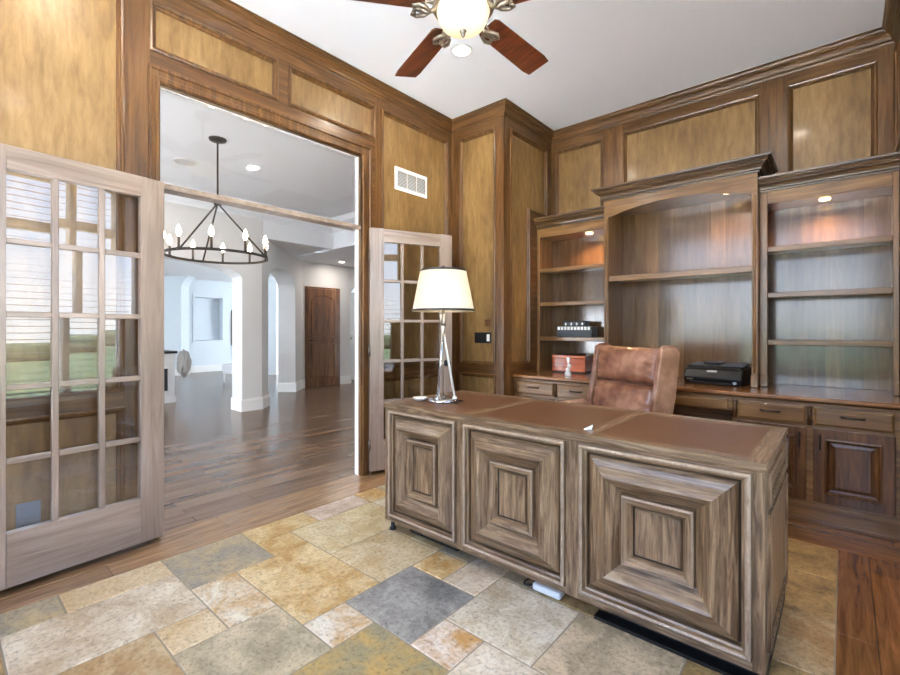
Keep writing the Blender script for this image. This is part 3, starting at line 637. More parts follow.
# ------------------------------------------------------------------ French doors
def french(name, hinge, ang, w, label, mirror):
    """leaf in local x (hinge at 0) with its room face at y=0; mirror flips the thickness side"""
    o = bpy.data.objects.new(name, None); COL.objects.link(o); o.location = hinge; o.rotation_euler = (0, 0, ang); struct(o, label, 'door')
    sg = -1 if mirror else 1
    mp = lambda a, z, d: Vector((a, -sg * d, z))
    z0, z1, sw, tr, brl = .03, 2.032, .115, .108, .245
    mb = MB()
    def bar(a, b, c, d, m=0, d0=-.0225, d1=.0225): mb.prism(rect(a, b, c, d), mp, d0, d1, m)
    bar(0, sw, z0, z1); bar(w - sw, w, z0, z1); bar(sw, w - sw, z0, z0 + brl, 1); bar(sw, w - sw, z1 - tr, z1, 1)
    gx0, gx1, gz0, gz1 = sw, w - sw, z0 + brl, z1 - tr; mw = .026; nc, nr = 3, 5
    pw = (gx1 - gx0 - mw * (nc - 1)) / nc; ph = (gz1 - gz0 - mw * (nr - 1)) / nr
    for i in range(1, nc): a = gx0 + i * pw + (i - 1) * mw; bar(a, a + mw, gz0, gz1, 0, -.016, .016)
    for j in range(1, nr):
        zz = gz0 + j * ph + (j - 1) * mw
        for i in range(nc): a = gx0 + i * (pw + mw); bar(a, a + pw, zz, zz + mw, 1, -.0155, .0155)
    mb.build('leaf_frame', ['leaf', 'leaf_x'], o, bevel=.004)
    g = MB(); rn = random.Random(5 if mirror else 9)
    for i in range(nc):
        for j in range(nr):
            a, zz = gx0 + i * (pw + mw), gz0 + j * (ph + mw); t1, t2 = rn.uniform(-.0011, .0011), rn.uniform(-.0011, .0011)
            g.add([mp(a, zz, -t1 - t2), mp(a + pw, zz, t1 - t2), mp(a + pw, zz + ph, t1 + t2), mp(a, zz + ph, -t1 + t2)], [(0, 1, 2, 3)])
    g.build('glass_panes', 'glass_door', o, normals=False)
    for zz in (.25, 1.02, 1.8):
        h = MB(); h.tube([(-.006, -.026, zz - .045), (-.006, -.026, zz + .045)], .008); h.build('hinge', 'pewter', o)
    k = MB()
    for d in (1, -1):
        k.T = Matrix.Translation((w - .055, d * .0225, .90)) @ Matrix.Rotation(R(-90 * d), 4, 'X')
        k.lathe([(0, 0), (.028, 0), (.028, .006), (.011, .008), (.011, .018), (.02, .022), (.027, .03), (.022, .041), (0, .044)], n=20)
    k.build('door_knob', 'black', o)
    return o
french('door_1', (-2.925, .872, 0), R(-85), .765, 'open French door leaf at the left edge of the photo, folded back on the wall', True)
french('door_2', (-2.945, 2.375, 0), R(67), .75, 'open French door leaf behind the table lamp', False)
# ------------------------------------------------------------------ fittings on the walls
t = thing('air_vent', 'white wall air vent with three grille bays above the right door leaf', 'vent')
va, vb, vz0, vz1 = 2.69, 3.09, 2.435, 2.635
mb = MB(); bays = [(va + .025 + i * .12, va + .025 + i * .12 + .11, vz0 + .03, vz1 - .03) for i in range(3)]
mvt = wmap((XA - .016, 0, 0), (0, 1, 0), (1, 0, 0))
grid_face(mb, mvt, va, vb, vz0, vz1, bays, .012, 0, 0); mb.ring(rect(va, vb, vz0, vz1), mvt, [(0, 0), (0, .012)]); mb.build('frame', 'white', t, normals=False)
mb = MB()
for q in bays: mb.add([mvt(q[0], q[2], .003), mvt(q[1], q[2], .003), mvt(q[1], q[3], .003), mvt(q[0], q[3], .003)], [(0, 1, 2, 3)])
mb.build('backing', 'vent_dark', t, normals=False)
mb = MB()
for q in bays:
    z = q[2] + .006
    while z < q[3] - .004: mb.add([mvt(q[0], z, .011), mvt(q[1], z, .011), mvt(q[1], z + .008, .004), mvt(q[0], z + .008, .004)], [(0, 1, 2, 3)]); z += .0125
mb.build('grille', 'white', t, normals=False)
mFp = wmap((0, YF + .016, 0), (1, 0, 0), (0, -1, 0))
t = thing('switch_plate', 'wide black switch plate with one white rocker on the pier', 'switch')
mb = MB(); mb.prism(rect(-2.684, -2.49, 1.067, 1.168), mFp, 0, .007); mb.build('plate', 'black', t, bevel=.002)
for i in range(4):
    mb = MB(); a = -2.672 + i * .045; mb.prism(rect(a, a + .032, 1.085, 1.15), mFp, .007, .011); mb.build('rocker', 'paper' if i == 3 else 'black', t, bevel=.001)
t = thing('wall_sensor', 'small brown wall plate above the black switch plate', 'wall plate')
mb = MB(); mb.prism(rect(-2.557, -2.497, 1.225, 1.29), mFp, 0, .008); mb.build('plate', 'case_door', t, bevel=.002)
mb = MB(); mb.prism(rect(-2.542, -2.512, 1.24, 1.275), mFp, .008, .011); mb.build('rocker', 'case_door', t)
t = thing('wall_outlet', 'steel outlet plate low on the wall behind the left glass door', 'outlet')
mAp = wmap((XA - .016, 0, 0), (0, 1, 0), (1, 0, 0))
mb = MB(); mb.prism(rect(.27, .36, .24, .36), mAp, 0, .006); mb.build('plate', 'outlet', t, bevel=.002)
mb = MB(); mb.prism(rect(.295, .335, .255, .295), mAp, .006, .008); mb.prism(rect(.295, .335, .305, .345), mAp, .006, .008); mb.build('socket', 'outlet', t)

# ------------------------------------------------------------------ built-in bookcases
UC = [(0, 0), (.012, 0), (.013, .010), (.010, .013), (.022, .016), (.024, .026), (.032, .042), (.046, .053), (.046, .060), (.058, .062), (.062, .070), (.060, .076), (.060, .081), (.078, .084), (.080, .098), (0, .098)]
def side_case(label, x0, x1, yf, zt, group):
    CT = .777; lo, hi = x0 + .03, x1 - .03
    if x0 < -1: hi = x1 - .045
    else: lo = x0 + .047
    zo = 2.115; zc = 2.205
    t = thing('bookcase', label, 'bookcase', ((x0 + x1) / 2, yf, CT), 0, group); L = lambda x, y, z: None
    ox, oy, oz = t.location
    def B(mb, a, b, c, d, e, f, m=0): mb.box(a - ox, b - ox, c - oy, d - oy, e - oz, f - oz, m)
    mb = MB(); B(mb, x0, x0 + .02, yf + .02, YB - .002, CT, zc); B(mb, x1 - .02, x1, yf + .02, YB - .002, CT, zc); B(mb, x0 + .02, x1 - .02, yf + .02, YB - .002, zo + .005, zo + .025, 1); B(mb, x0, x1, yf + .06, YB - .002, zc, zc + .03, 1); mb.build('carcass', ['case_v', 'case_x'], t)
    mb = MB(); B(mb, x0 + .02, x1 - .02, YB - .016, YB - .003, CT, zo + .005); mb.build('back_panel', 'case_back', t)
    for a, b in ((x0, lo), (hi, x1)):
        mb = MB(); B(mb, a, b, yf, yf + .02, CT + .09, zc); p = mb.build('stile', 'case_v', t, bevel=.003)
        mb = MB(); B(mb, a + .002, b + .003 if b < x1 else b, yf - .01, yf + .022, CT, CT + .085); B(mb, a + .002, b, yf - .005, yf + .022, CT + .085, CT + .1); mb.build('plinth_block', 'case_v', p, bevel=.003)
    mb = MB(); B(mb, lo, hi, yf, yf + .02, zo, zc); mb.build('frieze', 'case_x', t, bevel=.003)
    for z in (1.80, 1.465, 1.12):
        mb = MB(); B(mb, x0 + .021, x1 - .021, yf + .022, YB - .017, z - .022, z); B(mb, lo, hi, yf + .006, yf + .022, z - .036, z + .002); mb.build('shelf', 'case_x', t, bevel=.004)
    mb = MB(); mb.T = Matrix.Translation((-ox, -oy, -oz)); mb.sweep([(o, zc + z) for o, z in UC], [(x0, yf), (x1, yf)], False, 0, -1); mb.T = None; mb.build('crown_moulding', 'case_dark', t, normals=True)
    px = x0 + (x1 - x0) * (.68 if x0 < -1 else .5)
    mb = MB(); mb.lathe([(0, -.010), (.03, -.010), (.034, 0)], (px - ox, yf + .12 - oy, zo + .005 - oz), 20); pk = mb.build('puck_light', 'puck', t)
    lamp('puck_glow', 'SPOT', (px, yf + .12, zo - .02), 15, (1, .62, .30), spot_size=R(150), spot_blend=1, shadow_soft_size=.03)
    return t
XL, XM0, XM1 = XS, -1.60, -.468
side_case('tall narrow bookcase left of the arched bay, holding the two boxes', XL + .002, XM0 - .001, 4.03, 2.303, 'matching side bookcases of the built-in')
side_case('tall empty bookcase at the right end of the built-in', XM1 + .001, XR - .002, 4.03, 2.303, 'matching side bookcases of the built-in')
# the centre bay
yc = 3.925; CT = .777
t = thing('arched_bookcase', 'wide taller centre bookcase with an arched top and one shelf', 'bookcase', (0, 0, 0))
mb = MB(); mb.box(XM0, XM0 + .022, yc + .02, YB - .002, CT, 2.335); mb.box(XM1 - .022, XM1, yc + .02, YB - .002, CT, 2.335); mb.box(XM0 + .022, XM1 - .022, yc + .02, YB - .002, 2.265, 2.335, 1); mb.box(XM0, XM1, yc + .06, YB - .002, 2.335, 2.36, 1); mb.build('carcass', ['case_v', 'case_x'], t)
mb = MB(); mb.box(XM0 + .022, XM1 - .022, YB - .016, YB - .003, CT, 2.265); mb.build('back_panel', 'case_back', t)
for a, b in ((XM0, XM0 + .036), (XM1 - .036, XM1)):
    mb = MB(); mb.box(a, b, yc, yc + .02, CT + .09, 2.19); mb.T = None
    mb.tube([((a + b) / 2, yc, CT + .1), ((a + b) / 2, yc, 2.17)], .011, 12); p = mb.build('pilaster', 'case_v', t, bevel=.002)
    mb = MB(); mb.box(a - .004, b + .004, yc - .016, yc + .022, CT, CT + .085); mb.box(a, b, yc - .012, yc + .022, CT + .085, CT + .1); mb.build('plinth_block', 'case_v', p, bevel=.003)
a0, a1 = XM0 + .036, XM1 - .036; poly = [(XM0, 2.19), (XM0, 2.335), (XM1, 2.335), (XM1, 2.19), (a1, 2.19)]
for i in range(0, 25):
    u = 1 - i / 24; poly.append((a0 + (a1 - a0) * u, 2.18 + .078 * (1 - (2 * u - 1) ** 2)))
poly.append((a0, 2.19))
mb = MB(); mb.prism(poly, wmap((0, yc, 0), (1, 0, 0), (0, 1, 0)), 0, .03); mb.build('arched_valance', 'case_x', t)
mb = MB(); mb.sweep([(o * 1.1, 2.333 + z * 1.04) for o, z in UC], [(XM0, YB - .002), (XM0, yc), (XM1, yc), (XM1, YB - .002)], False, 0, -1); mb.build('crown_moulding', 'case_dark', t)
mb = MB(); mb.box(XM0 + .023, XM1 - .023, yc + .03, YB - .017, 1.638, 1.66); mb.box(a0, a1, yc + .012, yc + .03, 1.618, 1.664); mb.build('shelf', 'case_x', t, bevel=.004)
for px in (-.68,):
    mb = MB(); mb.lathe([(0, -.010), (.03, -.010), (.034, 0)], (px, yc + .15, 2.265), 20); mb.build('puck_light', 'puck', t)
    lamp('puck_glow', 'SPOT', (px, yc + .15, 2.24), 9, (1, .62, .30), spot_size=R(150), spot_blend=1, shadow_soft_size=.03)
# countertop
mb = MB(); yk = 3.58
mb.box(XS + .002, XR - .002, yk, YB - .003, .747, .775)
ct = mb.build('countertop', 'counter', bevel=.008, seg=3); tag(ct, 'long glossy brown wooden counter under the bookcases', 'counter')
# base cabinets
def cabinet(label, x0, x1, fronts, group, doors=True, knee=False):
    t = thing('base_cabinet', label, 'cabinet', (0, 0, 0), 0, group); yf = 3.612
    mb = MB(); mb2 = wmap((0, yf, 0), (1, 0, 0), (0, -1, 0))
    if knee:
        mb.box(x0, x1, yf, YB - .004, .64, .740); mb.box(x0, x1, YB - .03, YB - .004, .0, .64)
    else:
        mb.box(x0, x1, yf, YB - .004, .115, .740)
        mb.box(x0, x1, yf - .018, YB - .004, 0, .105); mb.box(x0, x1, yf - .026, yf + .01, .088, .118)
        mb.box(x0, x1, yf - .03, yf - .017, 0, .02)
    mb.box(x0, x1, yf - .014, yf, .727, .740)
    mb.build('body', 'case_x', t, bevel=.003)
    for (a, b, dr, nd) in fronts:
        d = MB(); d.ring(rect(a, b, .605 if not knee else .645, .718), mb2, [(0, 0), (0, .014), (.012, .02), (.02, .02)], True)
        do = d.build('drawer', 'case_x', t, normals=False)
        m = (a + b) / 2; h = MB(); h.tube([(m - .05, yf - .02, .672), (m - .05, yf - .042, .67), (m - .02, yf - .05, .67), (m + .02, yf - .05, .67), (m + .05, yf - .042, .67), (m + .05, yf - .02, .672)], .0055, 8); h.build('handle', 'bronze', do)
        if nd:
            dd = MB(); dd.ring(rect(a - .004, b + .004, .135, .585), mb2, [(0, 0), (0, .018), (.004, .02), (.052, .02), (.054, .030), (.063, .031), (.070, .022), (.074, .008), (.082, .005), (.100, .010), (.104, .014), (.108, .014)], True)
            od = dd.build('door', 'case_door', t, normals=False)
            hx = b - .028 if nd > 0 else a + .028
            h = MB(); h.tube([(hx, yf - .02, .46), (hx, yf - .044, .465), (hx, yf - .05, .50), (hx, yf - .044, .545), (hx, yf - .02, .55)], .0055, 8); h.build('handle', 'bronze', od)
    for xx in [x0 + .014] + [(fronts[i][1] + fronts[i + 1][0]) / 2 for i in range(len(fronts) - 1)] + [x1 - .014]:
        if not knee:
            p = MB(); p.tube([(xx, yf - .004, .60), (xx, yf - .004, .718)], .012, 12); p.build('turned_post', 'case_door', t)
cabinet('wood base cabinet under the left bookcase, partly behind the chair', XS + .002, -1.497, [(-2.305, -1.925, 1, 1), (-1.89, -1.525, 1, -1)], 'base cabinets of the built-in')
cabinet('single wide drawer over the open knee space under the counter', -1.496, -.574, [(-1.47, -.60, 1, 0)], 'base cabinets of the built-in', knee=True)
cabinet('wood base cabinet with two drawers and two panelled doors under the right bookcase', -.573, XR - .002, [(-.541, -.180, 1, 1), (-.137, .22, 1, -1)], 'base cabinets of the built-in')

# ------------------------------------------------------------------ the desk
DX0, DX1, DYF, DYB = -2.07, -.193, 1.79, 2.505
t = thing('executive_desk', 'large weathered oak executive desk with nested square panels and leather top', 'desk', (DX0, DYF, 0))
ox, oy = DX0, DYF
mDk = wmap((-ox, DYF - oy, 0), (1, 0, 0), (0, -1, 0))       # front, s = world x
mDe = wmap((DX1 - ox, -oy, 0), (0, 1, 0), (1, 0, 0))        # right end, s = world y
mDl = wmap((DX0 - ox, -oy, 0), (0, 1, 0), (-1, 0, 0))
ZB, ZT = .065, .735
FP = [(-2.025, -1.51, .10, .722), (-1.458, -.897, .10, .722), (-.834, -.228, .10, .722)]
mb = MB(); grid_face(mb, mDk, DX0, DX1, ZB, ZT, FP, 0, 0, 1)
EPn = [(1.85, 2.45, .60, .715), (1.85, 2.45, .11, .575)]
grid_face(mb, mDe, DYF, DYB, ZB, ZT, EPn, 0, 0, 2); grid_face(mb, mDl, DYF, DYB, ZB, ZT, EPn, 0, 0, 2)
for q in EPn:
    for m_ in (mDe, mDl):
        mb.ring(rect(*q), m_, [(0, 0), (0, .010), (.010, .012), (.014, .004), (.016, -.012), (.026, -.012), (.044, .004), (.05, .005)], True, 0)
b = lambda x0, x1, y0, y1, z0, z1, m=0: mb.box(x0 - ox, x1 - ox, y0 - oy, y1 - oy, z0, z1, m)
for (x0, x1) in ((DX0, -1.49), (-.82, DX1)):      # pedestals: back, inner side, floor
    b(x0 + .022, x1 - .022, DYB - .02, DYB - .001, ZB, ZT); b(x0 + .012, x1 - .012, DYF + .03, DYB - .002, ZB, ZB + .02)
b(-1.512, -1.49, DYF + .03, DYB, ZB, ZT); b(-.82, -.798, DYF + .03, DYB, ZB, ZT); b(DX0 + .03, DX1 - .03, DYF + .03, DYF + .045, ZB, ZT)
mb.build('body', ['desk_v', 'desk_x', 'desk_y'], t, normals=False)
NEST = [(0, 0), (.002, .012), (.010, .017), (.018, .013), (.022, .003), (.030, .001), (.032, -.016), (.036, -.017), (.040, -.004), (.054, .003), (.074, .008), (.100, .020), (.112, .024), (.122, .020), (.142, .006), (.164, -.007), (.172, -.010), (.175, .004), (.182, .009), (.198, .007), (.208, .000), (.214, -.009), (.218, -.012), (.224, -.007)]
for q in FP:
    d = MB(); k = (q[1] - q[0]) / .606
    n = 4; outl = rect(*q)
    # rails and uprights of the nested frames get their own grain
    P = [(t_ * k, d_ * 1.5) for t_, d_ in NEST]
    dd = MB(); dd.ring(outl, mDk, P, True, 0)
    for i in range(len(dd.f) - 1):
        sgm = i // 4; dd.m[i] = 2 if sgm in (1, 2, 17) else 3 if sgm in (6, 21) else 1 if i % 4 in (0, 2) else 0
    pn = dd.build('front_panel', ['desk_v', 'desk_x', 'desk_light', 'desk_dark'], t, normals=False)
# top: frame bars round three leather insets
INS = [(-2.005, -1.495, 1.85, 2.455), (-1.435, -.845, 1.85, 2.455), (-.785, -.245, 1.85, 2.455)]
flat = lambda x, y, d: Vector((x - ox, y - oy, .745 + d))
mb = MB(); grid_face(mb, lambda a, c, d: flat(a, c, d), DX0 - .006, DX1 + .006, DYF - .006, DYB + .006, INS, .015, 2, 1)
mb.ring(rect(DX0 - .006, DX1 + .006, DYF - .006, DYB + .006), flat, [(.006, -.018), (.0015, -.012), (0, -.006), (0, .011), (.0, .015)], False, 1)
for q in INS: mb.ring(rect(*q), flat, [(0, .015), (.001, .0135)], False, 1)
mb.build('top_frame', ['desk_v', 'desk_x', 'desk_y'], t, normals=False)
for q in INS:
    d = MB(); d.prism(rect(q[0] + .001, q[1] - .001, q[2] + .001, q[3] - .001), flat, -.004, .0135); d.build('leather_inset', 'leather_top', t)
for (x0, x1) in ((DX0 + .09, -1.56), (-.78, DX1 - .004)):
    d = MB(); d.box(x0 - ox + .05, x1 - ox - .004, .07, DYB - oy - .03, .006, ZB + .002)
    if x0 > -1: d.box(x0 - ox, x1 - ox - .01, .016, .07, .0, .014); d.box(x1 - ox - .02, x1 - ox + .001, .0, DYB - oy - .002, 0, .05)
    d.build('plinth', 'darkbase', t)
for x, y in ((DX0 + .03, DYF + .035), (DX0 + .03, DYB - .04), (-1.55, DYB - .04), (-.76, DYB - .04), (DX1 - .03, DYB - .02)):
    if True:
        d = MB(); d.lathe([(0, 0), (.018, 0), (.02, .01), (.012, .02), (.012, .07)], (x - ox, y - oy, 0), 14); d.build('foot', 'darkbase', t)
# power strip and its cable under the desk
t = thing('power_strip', 'white power strip lying on the tiles under the desk front', 'power strip', (-1.01, 1.84, .003))
mb = MB(); mb.box(-.07, .07, -.025, .03, 0, .032); mb.build('body', 'white', t, bevel=.01, seg=3)
mb = MB(); mb.tube([(-.07 - .10 * math.sin(a) * .5, .005 - .05 * math.sin(2 * a) * .6, .012) for a in [math.pi * i / 14 for i in range(15)]], .005, 8); mb.build('cable', 'black', t)
# folded note on the leather
mb = MB(); mb.add([(0, 0, 0), (.034, .010, 0), (.038, .016, .022), (.022, .008, .013)], [(0, 1, 2, 3)]); mb.add([(0, 0, 0), (.034, .010, 0), (.04, -.002, 0), (.008, -.008, 0)], [(0, 1, 2, 3)])
nt = mb.build('paper_note', 'paper', normals=False); nt.location = (-.865, 1.89, .7592)
sm = nt.modifiers.new('thick', 'SOLIDIFY'); sm.thickness = .0008
tag(nt, 'small white folded note on the middle leather inset of the desk', 'note')

# ------------------------------------------------------------------ table lamp
lx, ly, lz = -1.845, 2.06, .76
t = thing('table_lamp', 'table lamp with cream shade and crossed silver rods on the desk', 'lamp', (lx, ly, lz))
mb = MB(); mb.lathe([(0, 0), (.09, 0), (.092, .006), (.085, .014), (.05, .02), (.03, .028), (0, .03)], n=36); mb.build('base', 'chrome', t)
top = Vector((0, 0, .575))
for k in range(3):
    a = R(40 + 120 * k); bo = Vector((.07 * math.cos(a), .07 * math.sin(a), .02)); a2 = a + R(170); tp = Vector((.018 * math.cos(a2), .018 * math.sin(a2), .53))
    mb = MB(); mb.tube([bo, tp], [.007, .0065]); mb.lathe([(0, -.012), (.014, -.006), (.014, .006), (0, .012)], tuple(bo), 12); mb.build('rod', 'cream' if k < 2 else 'chrome', t)
mb = MB(); mb.lathe([(0, 0), (.014, 0), (.016, .03), (.01, .05), (.008, .15), (.012, .17), (.012, .22), (0, .22)], (0, 0, .46), 16); mb.tube([(0, 0, .02), (0, 0, .47)], .005, 10); mb.build('stem', 'agedmetal', t)
mb = MB(); sb, stp_, rb, rt = .548, .80, .19, .14
mb.lathe([(rb, sb), (rt, stp_), (rt - .002, stp_), (rb - .002, sb), (rb, sb)], n=48); sh = mb.build('lamp_shade', 'shade', t, normals=False)
for r_, z_ in ((rb, sb + .006), (rt, stp_ - .006)):
    mb = MB(); mb.lathe([(r_ + .0025, z_ - .006), (r_ + .0025, z_ + .006)], n=48); mb.build('shade_trim', 'bronze', sh)
mb = MB(); mb.lathe([(0, 0), (.009, 0), (.005, .012), (.011, .024), (0, .034)], (0, 0, stp_ - .004), 14)
for k in range(3):
    a = R(120 * k); mb.tube([(0, 0, stp_ - .004), (rt * math.cos(a), rt * math.sin(a), stp_ - .002)], .002, 6)
mb.build('finial', 'bronze', t)
mb = MB(); mb.lathe([(0, 0), (.012, 0), (.03, .04), (.03, .06), (.015, .085), (0, .09)], (0, 0, .655), 16); mb.build('bulb', 'bulb', t)
lamp('lamp_glow', 'POINT', (lx, ly, lz + .70), 3.5, (1, .84, .62), shadow_soft_size=.03)
mb = MB(); mb.tube([(.08, .03, .008), (.11, .06, .006), (.12, .02, .006), (.10, -.04, .006), (.16, -.05, .006)], .003, 6); mb.build('cord', 'black', t)
mb = MB(); mb.lathe([(0, .004), (.03, .004), (.045, .018), (.047, .022), (.04, .02), (.025, .009), (0, .009)], n=24)
ds = mb.build('trinket_dish', 'cream'); ds.location = (lx - .13, ly - .07, lz - .0035); tag(ds, 'small pale dish beside the lamp base on the desk', 'dish')

# ------------------------------------------------------------------ leather chair
t = thing('office_chair', 'brown leather high-backed office chair behind the desk', 'chair', (-1.165, 3.03, 0), R(-25))
def cushion(w, d, h, puff=.5, n=14, m=12, wr=.006, seed=2):
    """puffed leather cushion centred at 0: width x, thickness y, height z"""
    mb = MB(); rn = random.Random(seed); ph = [rn.uniform(0, 6) for _ in range(8)]
    n2, m2 = 30, 20
    for side in (-1, 1):
        v = []; f = []
        for j in range(m2 + 1):
            for i in range(n2 + 1):
                x = -1 + 2 * i / n2; z = -1 + 2 * j / m2
                e_ = (max(0, 1 - abs(x) ** 5) * max(0, 1 - abs(z) ** 5)) ** .5
                y = side * d / 2 * (.12 + .88 * e_)
                edge = max(abs(x) ** 4, abs(z) ** 6)
                y += side * wr * edge * (1 - edge) * 4 * (math.sin(16 * z + 5 * x + ph[0]) + math.sin(27 * z + ph[1])) if abs(x) > .4 else side * wr * .6 * math.sin(9 * x + ph[2]) * edge
                v.append((x * w / 2, y, z * h / 2))
        for j in range(m2):
            for i in range(n2): f.append((j * (n2 + 1) + i, j * (n2 + 1) + i + 1, (j + 1) * (n2 + 1) + i + 1, (j + 1) * (n2 + 1) + i))
        mb.add(v, f, 0, True)
    v = []; f = []
    return mb
rec = Matrix.Translation((0, 0, .5)) @ Matrix.Rotation(R(-9), 4, 'X')
def chair_part(mb, name, mat, par, tf, **k):
    o = mb.build(name, mat, par, **k); o.matrix_local = tf; return o
bw = .54
mb = MB(); mb.box(-bw / 2, bw / 2, .075, .12, -.02, .585); bk = chair_part(mb, 'backrest', 'leather', t, rec, bevel=.02, seg=3)
chair_part(cushion(bw, .13, .24, seed=3), 'headrest_cushion', 'leather', bk, Matrix.Translation((0, .055, .472)))
chair_part(cushion(bw, .13, .36, seed=5), 'lumbar_cushion', 'leather', bk, Matrix.Translation((0, .05, .165)))
for sx in (-1, 1):
    mb = MB(); pts = [(-.005, -.02), (.16, -.02), (.185, .3), (.18, .585), (.14, .612), (.05, .60), (.01, .585), (.0, .3)]
    x0, x1 = sorted((sx * bw / 2, sx * (bw / 2 + .026)))
    mb.prism(pts, lambda a, c, d: Vector((d, a, c)), x0, x1); w = chair_part(mb, 'wing', 'leather_side', bk, Matrix.Identity(4), bevel=.012, seg=3)
    mb = MB()
    for xx in (x0 + .008, x1 - .008): mb.tube([(xx, p - .012, q) for p, q in [(.006, -.02), (.012, .3), (.02, .585), (.05, .603), (.14, .615)]], .006, 8)
    chair_part(mb, 'piping', 'leather', w, Matrix.Identity(4))
mb = cushion(.50, .50, .13); o_ = chair_part(mb, 'seat', 'leather', t, Matrix.Translation((0, -.17, .46)) @ Matrix.Identity(4), )
o_.data.materials[0] = M['leather']
for sx in (-1, 1):
    mb = MB(); mb.tube([(sx * .28, .04, .50), (sx * .29, .03, .64), (sx * .29, -.02, .67), (sx * .29, -.30, .66), (sx * .28, -.36, .60), (sx * .27, -.33, .48)], .022, 12); chair_part(mb, 'armrest', 'leather_side', t, Matrix.Identity(4))
mb = MB(); mb.tube([(0, -.12, .08), (0, -.12, .42)], .028, 14); mb.box(-.12, .12, -.26, .02, .385, .41); mb.build('column', 'black', t)
for k in range(5):
    a = R(72 * k + 20); c, s = math.cos(a), math.sin(a); mb = MB(); mb.tube([(0, -.12, .115), (.15 * c, -.12 + .15 * s, .11), (.29 * c, -.12 + .29 * s, .075)], [.03, .025, .018], 10); lg = mb.build('leg', 'black', t)
    mb = MB(); mb.T = Matrix.Translation((.29 * c, -.12 + .29 * s, .03)) @ Matrix.Rotation(a + R(90), 4, 'Z') @ Matrix.Rotation(R(90), 4, 'Y'); mb.lathe([(0, -.022), (.028, -.022), (.03, -.012), (.03, .012), (.028, .022), (0, .022)], n=18); mb.T = None
    mb.tube([(.29 * c, -.12 + .29 * s, .03), (.29 * c, -.12 + .29 * s, .08)], .008, 8); mb.build('caster', 'black', lg)

# ------------------------------------------------------------------ things on the counter and the shelves
t = thing('printer', 'black desktop printer on the counter of the arched bay', 'printer', (-.75, 4.085, .775), R(-4))
mb = MB(); pf = [(-.15, 0), (.16, 0), (.165, .115), (.15, .13), (-.125, .115), (-.165, .05)]
mb.prism(pf, lambda a, c, d: Vector((d, a, c)), -.2, .2); mb.build('body', 'black', t, bevel=.012, seg=3)
mb = MB(); mb.prism([(-.12, .117), (.15, .133), (.15, .152), (-.1, .138)], lambda a, c, d: Vector((d, a, c)), -.19, .19); mb.build('scanner_lid', 'black', t, bevel=.008, seg=3)
mb = MB(); mb.box(-.10, .02, .0, .14, .146, .16); mb.build('document_feeder', 'black', t, bevel=.005)
mb = MB(); mb.prism([(-.1405, .093), (-.1325, .107), (-.1305, .107), (-.1385, .093)], lambda a, c, d: Vector((d, a, c)), -.04, .03); mb.build('badge', 'silvertrim', t)
mb = MB(); mb.box(-.15, .15, -.19, -.155, .006, .02); mb.build('paper_tray', 'black', t, bevel=.004)
mb = MB(); mb.box(-.175, -.13, -.168, -.158, .03, .04); mb.box(.14, .165, -.166, -.158, .012, .03); mb.build('label_sticker', 'silvertrim', t)
t = thing('keepsake_box', 'red lacquered wooden box on the counter under the left shelves', 'box', (-2.02, 4.16, .775), R(5))
mb = MB(); mb.box(-.165, .165, -.1, .1, .012, .14); mb.build('body', 'redwood', t, bevel=.004)
mb = MB(); mb.box(-.172, .172, -.106, .106, 0, .012); mb.build('plinth', 'darkbase', t, bevel=.003)
mb = MB(); mb.box(-.168, .168, -.103, .103, .143, .17); mb.box(-.12, .12, -.07, .07, .17, .176, 1); mb.build('lid', ['redwood', 'darkbase'], t, bevel=.004)
mb = MB(); mb.box(-.014, .014, -.106, -.1, .12, .15); mb.build('clasp', 'silvertrim', t)
t = thing('figurine', 'small white figurine on the counter in front of the red box', 'figurine', (-1.885, 3.80, .775))
mb = MB(); mb.lathe([(0, 0), (.028, 0), (.028, .03), (.018, .036), (.02, .06), (.012, .075), (0, .08)], n=18); mb.build('base', 'paper', t)
mb = MB(); blob(mb, (.012, 0, .092), .018, .014, .016, amp=.1); blob(mb, (.004, 0, .135), .012, .01, .012, amp=.1); mb.tube([(.012, 0, .1), (0, 0, .12), (.004, 0, .135)], [.01, .007, .008]); mb.build('figure', 'paper', t)
t = thing('dark_box', 'dark navy box with a row of white squares on the left shelf', 'box', (-1.97, 4.17, 1.121), R(6))
M['navy'] = plain('navy_lacquer', (34, 38, 48), .4)
mb = MB(); mb.box(-.17, .17, -.095, .095, 0, .10); mb.build('body', 'navy', t, bevel=.003)
mb = MB()
for k in range(10): mb.box(-.164 + k * .033, -.141 + k * .033, -.0975, -.09, .070, .098)
mb.box(-.164, .17, -.09, .09, .1, .1025); mb.build('inlay', 'paper', t)
t = thing('small_case', 'black case with white crosses lying on top of the dark navy box', 'case', (-1.98, 4.17, 1.2236), R(6))
mb = MB(); mb.box(-.115, .115, -.06, .06, 0, .055); mb.build('body', 'black', t, bevel=.008)
mb = MB()
for k in range(4):
    x = -.085 + k * .055; mb.box(x - .012, x + .012, -.0625, -.059, .022, .028); mb.box(x - .004, x + .004, -.0625, -.059, .012, .038)
mb.build('emblem', 'paper', t)

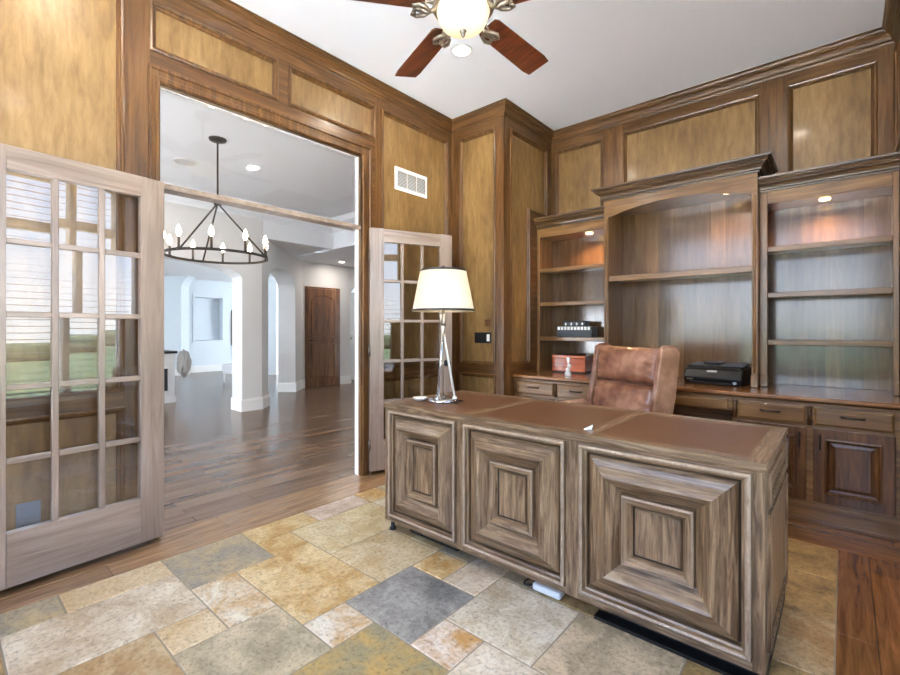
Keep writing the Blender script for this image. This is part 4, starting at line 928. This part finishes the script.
# ------------------------------------------------------------------ ceiling fan
fx, fy = -1.41, 1.72
t = thing('ceiling_fan', 'ceiling fan with brown blades and a lit glass bowl', 'ceiling fan', (fx, fy, CEIL))
z = lambda q: q - CEIL
mb = MB(); mb.lathe([(0, 0), (.075, 0), (.07, -.035), (.03, -.06), (.014, -.065), (.014, z(2.99))], n=28); mb.build('canopy', 'pewter', t)
mb = MB(); mb.lathe([(.014, z(2.99)), (.06, z(2.987)), (.10, z(2.962)), (.135, z(2.922)), (.14, z(2.862)), (.12, z(2.827)), (.10, z(2.812)), (.115, z(2.802)), (.12, z(2.777)), (.1, z(2.762)), (.09, z(2.752)), (.0, z(2.752))], n=36); mb.build('motor_housing', 'pewter', t)
mb = MB(); mb.lathe([(.09, z(2.802)), (.126, z(2.797)), (.15, z(2.787)), (.152, z(2.774)), (.142, z(2.766)), (.132, z(2.772))], n=40); mb.build('light_collar', 'agedmetal', t)
mb = MB(); mb.lathe([(.126, z(2.772)), (.130, z(2.752)), (.121, z(2.722)), (.105, z(2.692)), (.07, z(2.672)), (.03, z(2.664)), (0, z(2.662))], n=40); bo = mb.build('glass_bowl', 'bowl', t)
mb = MB(); mb.lathe([(0, .012), (.02, .01), (.016, .0), (.008, -.004), (.012, -.012), (.008, -.02), (.003, -.026), (0, -.03)], (0, 0, z(2.658)), 16); mb.build('finial', 'pewter', bo)
for k in range(5):
    a = R(88.5 + 72 * k); o = bpy.data.objects.new('fan_blade', None)
    mb = MB(); mb.T = Matrix.Rotation(a, 4, 'Z') @ Matrix.Translation((0, 0, z(2.78))) @ Matrix.Rotation(R(-11), 4, 'X')
    out = [(.19, -.055), (.21, -.066), (.64, -.078), (.695, -.07), (.70, .07), (.64, .078), (.21, .066), (.19, .055)]
    mb.prism(out, lambda p, q, d: Vector((p, q, d)), -.004, .004, 0); bl = mb.build('blade', 'fan', t, bevel=.002)
    mb = MB(); mb.T = Matrix.Rotation(a, 4, 'Z') @ Matrix.Translation((0, 0, z(2.755)))
    mb.tube([(.09, 0, .045), (.125, .0, .03), (.15, .0, -.01), (.18, .0, -.022), (.22, 0, -.014), (.25, 0, -.012)], [.014, .013, .012, .012, .012, .01], 10)
    for sy in (-1, 1): mb.tube([(.165, 0, -.018), (.19, sy * .03, -.02), (.225, sy * .042, -.02), (.25, sy * .03, -.022), (.245, sy * .014, -.022), (.232, sy * .016, -.022)], [.01, .01, .01, .009, .008, .007], 8)
    mb.tube([(.13, 0, .02), (.17, 0, .03), (.2, 0, .018), (.195, 0, .002)], .008, 8)
    mb.build('blade_iron', 'agedmetal', bl)
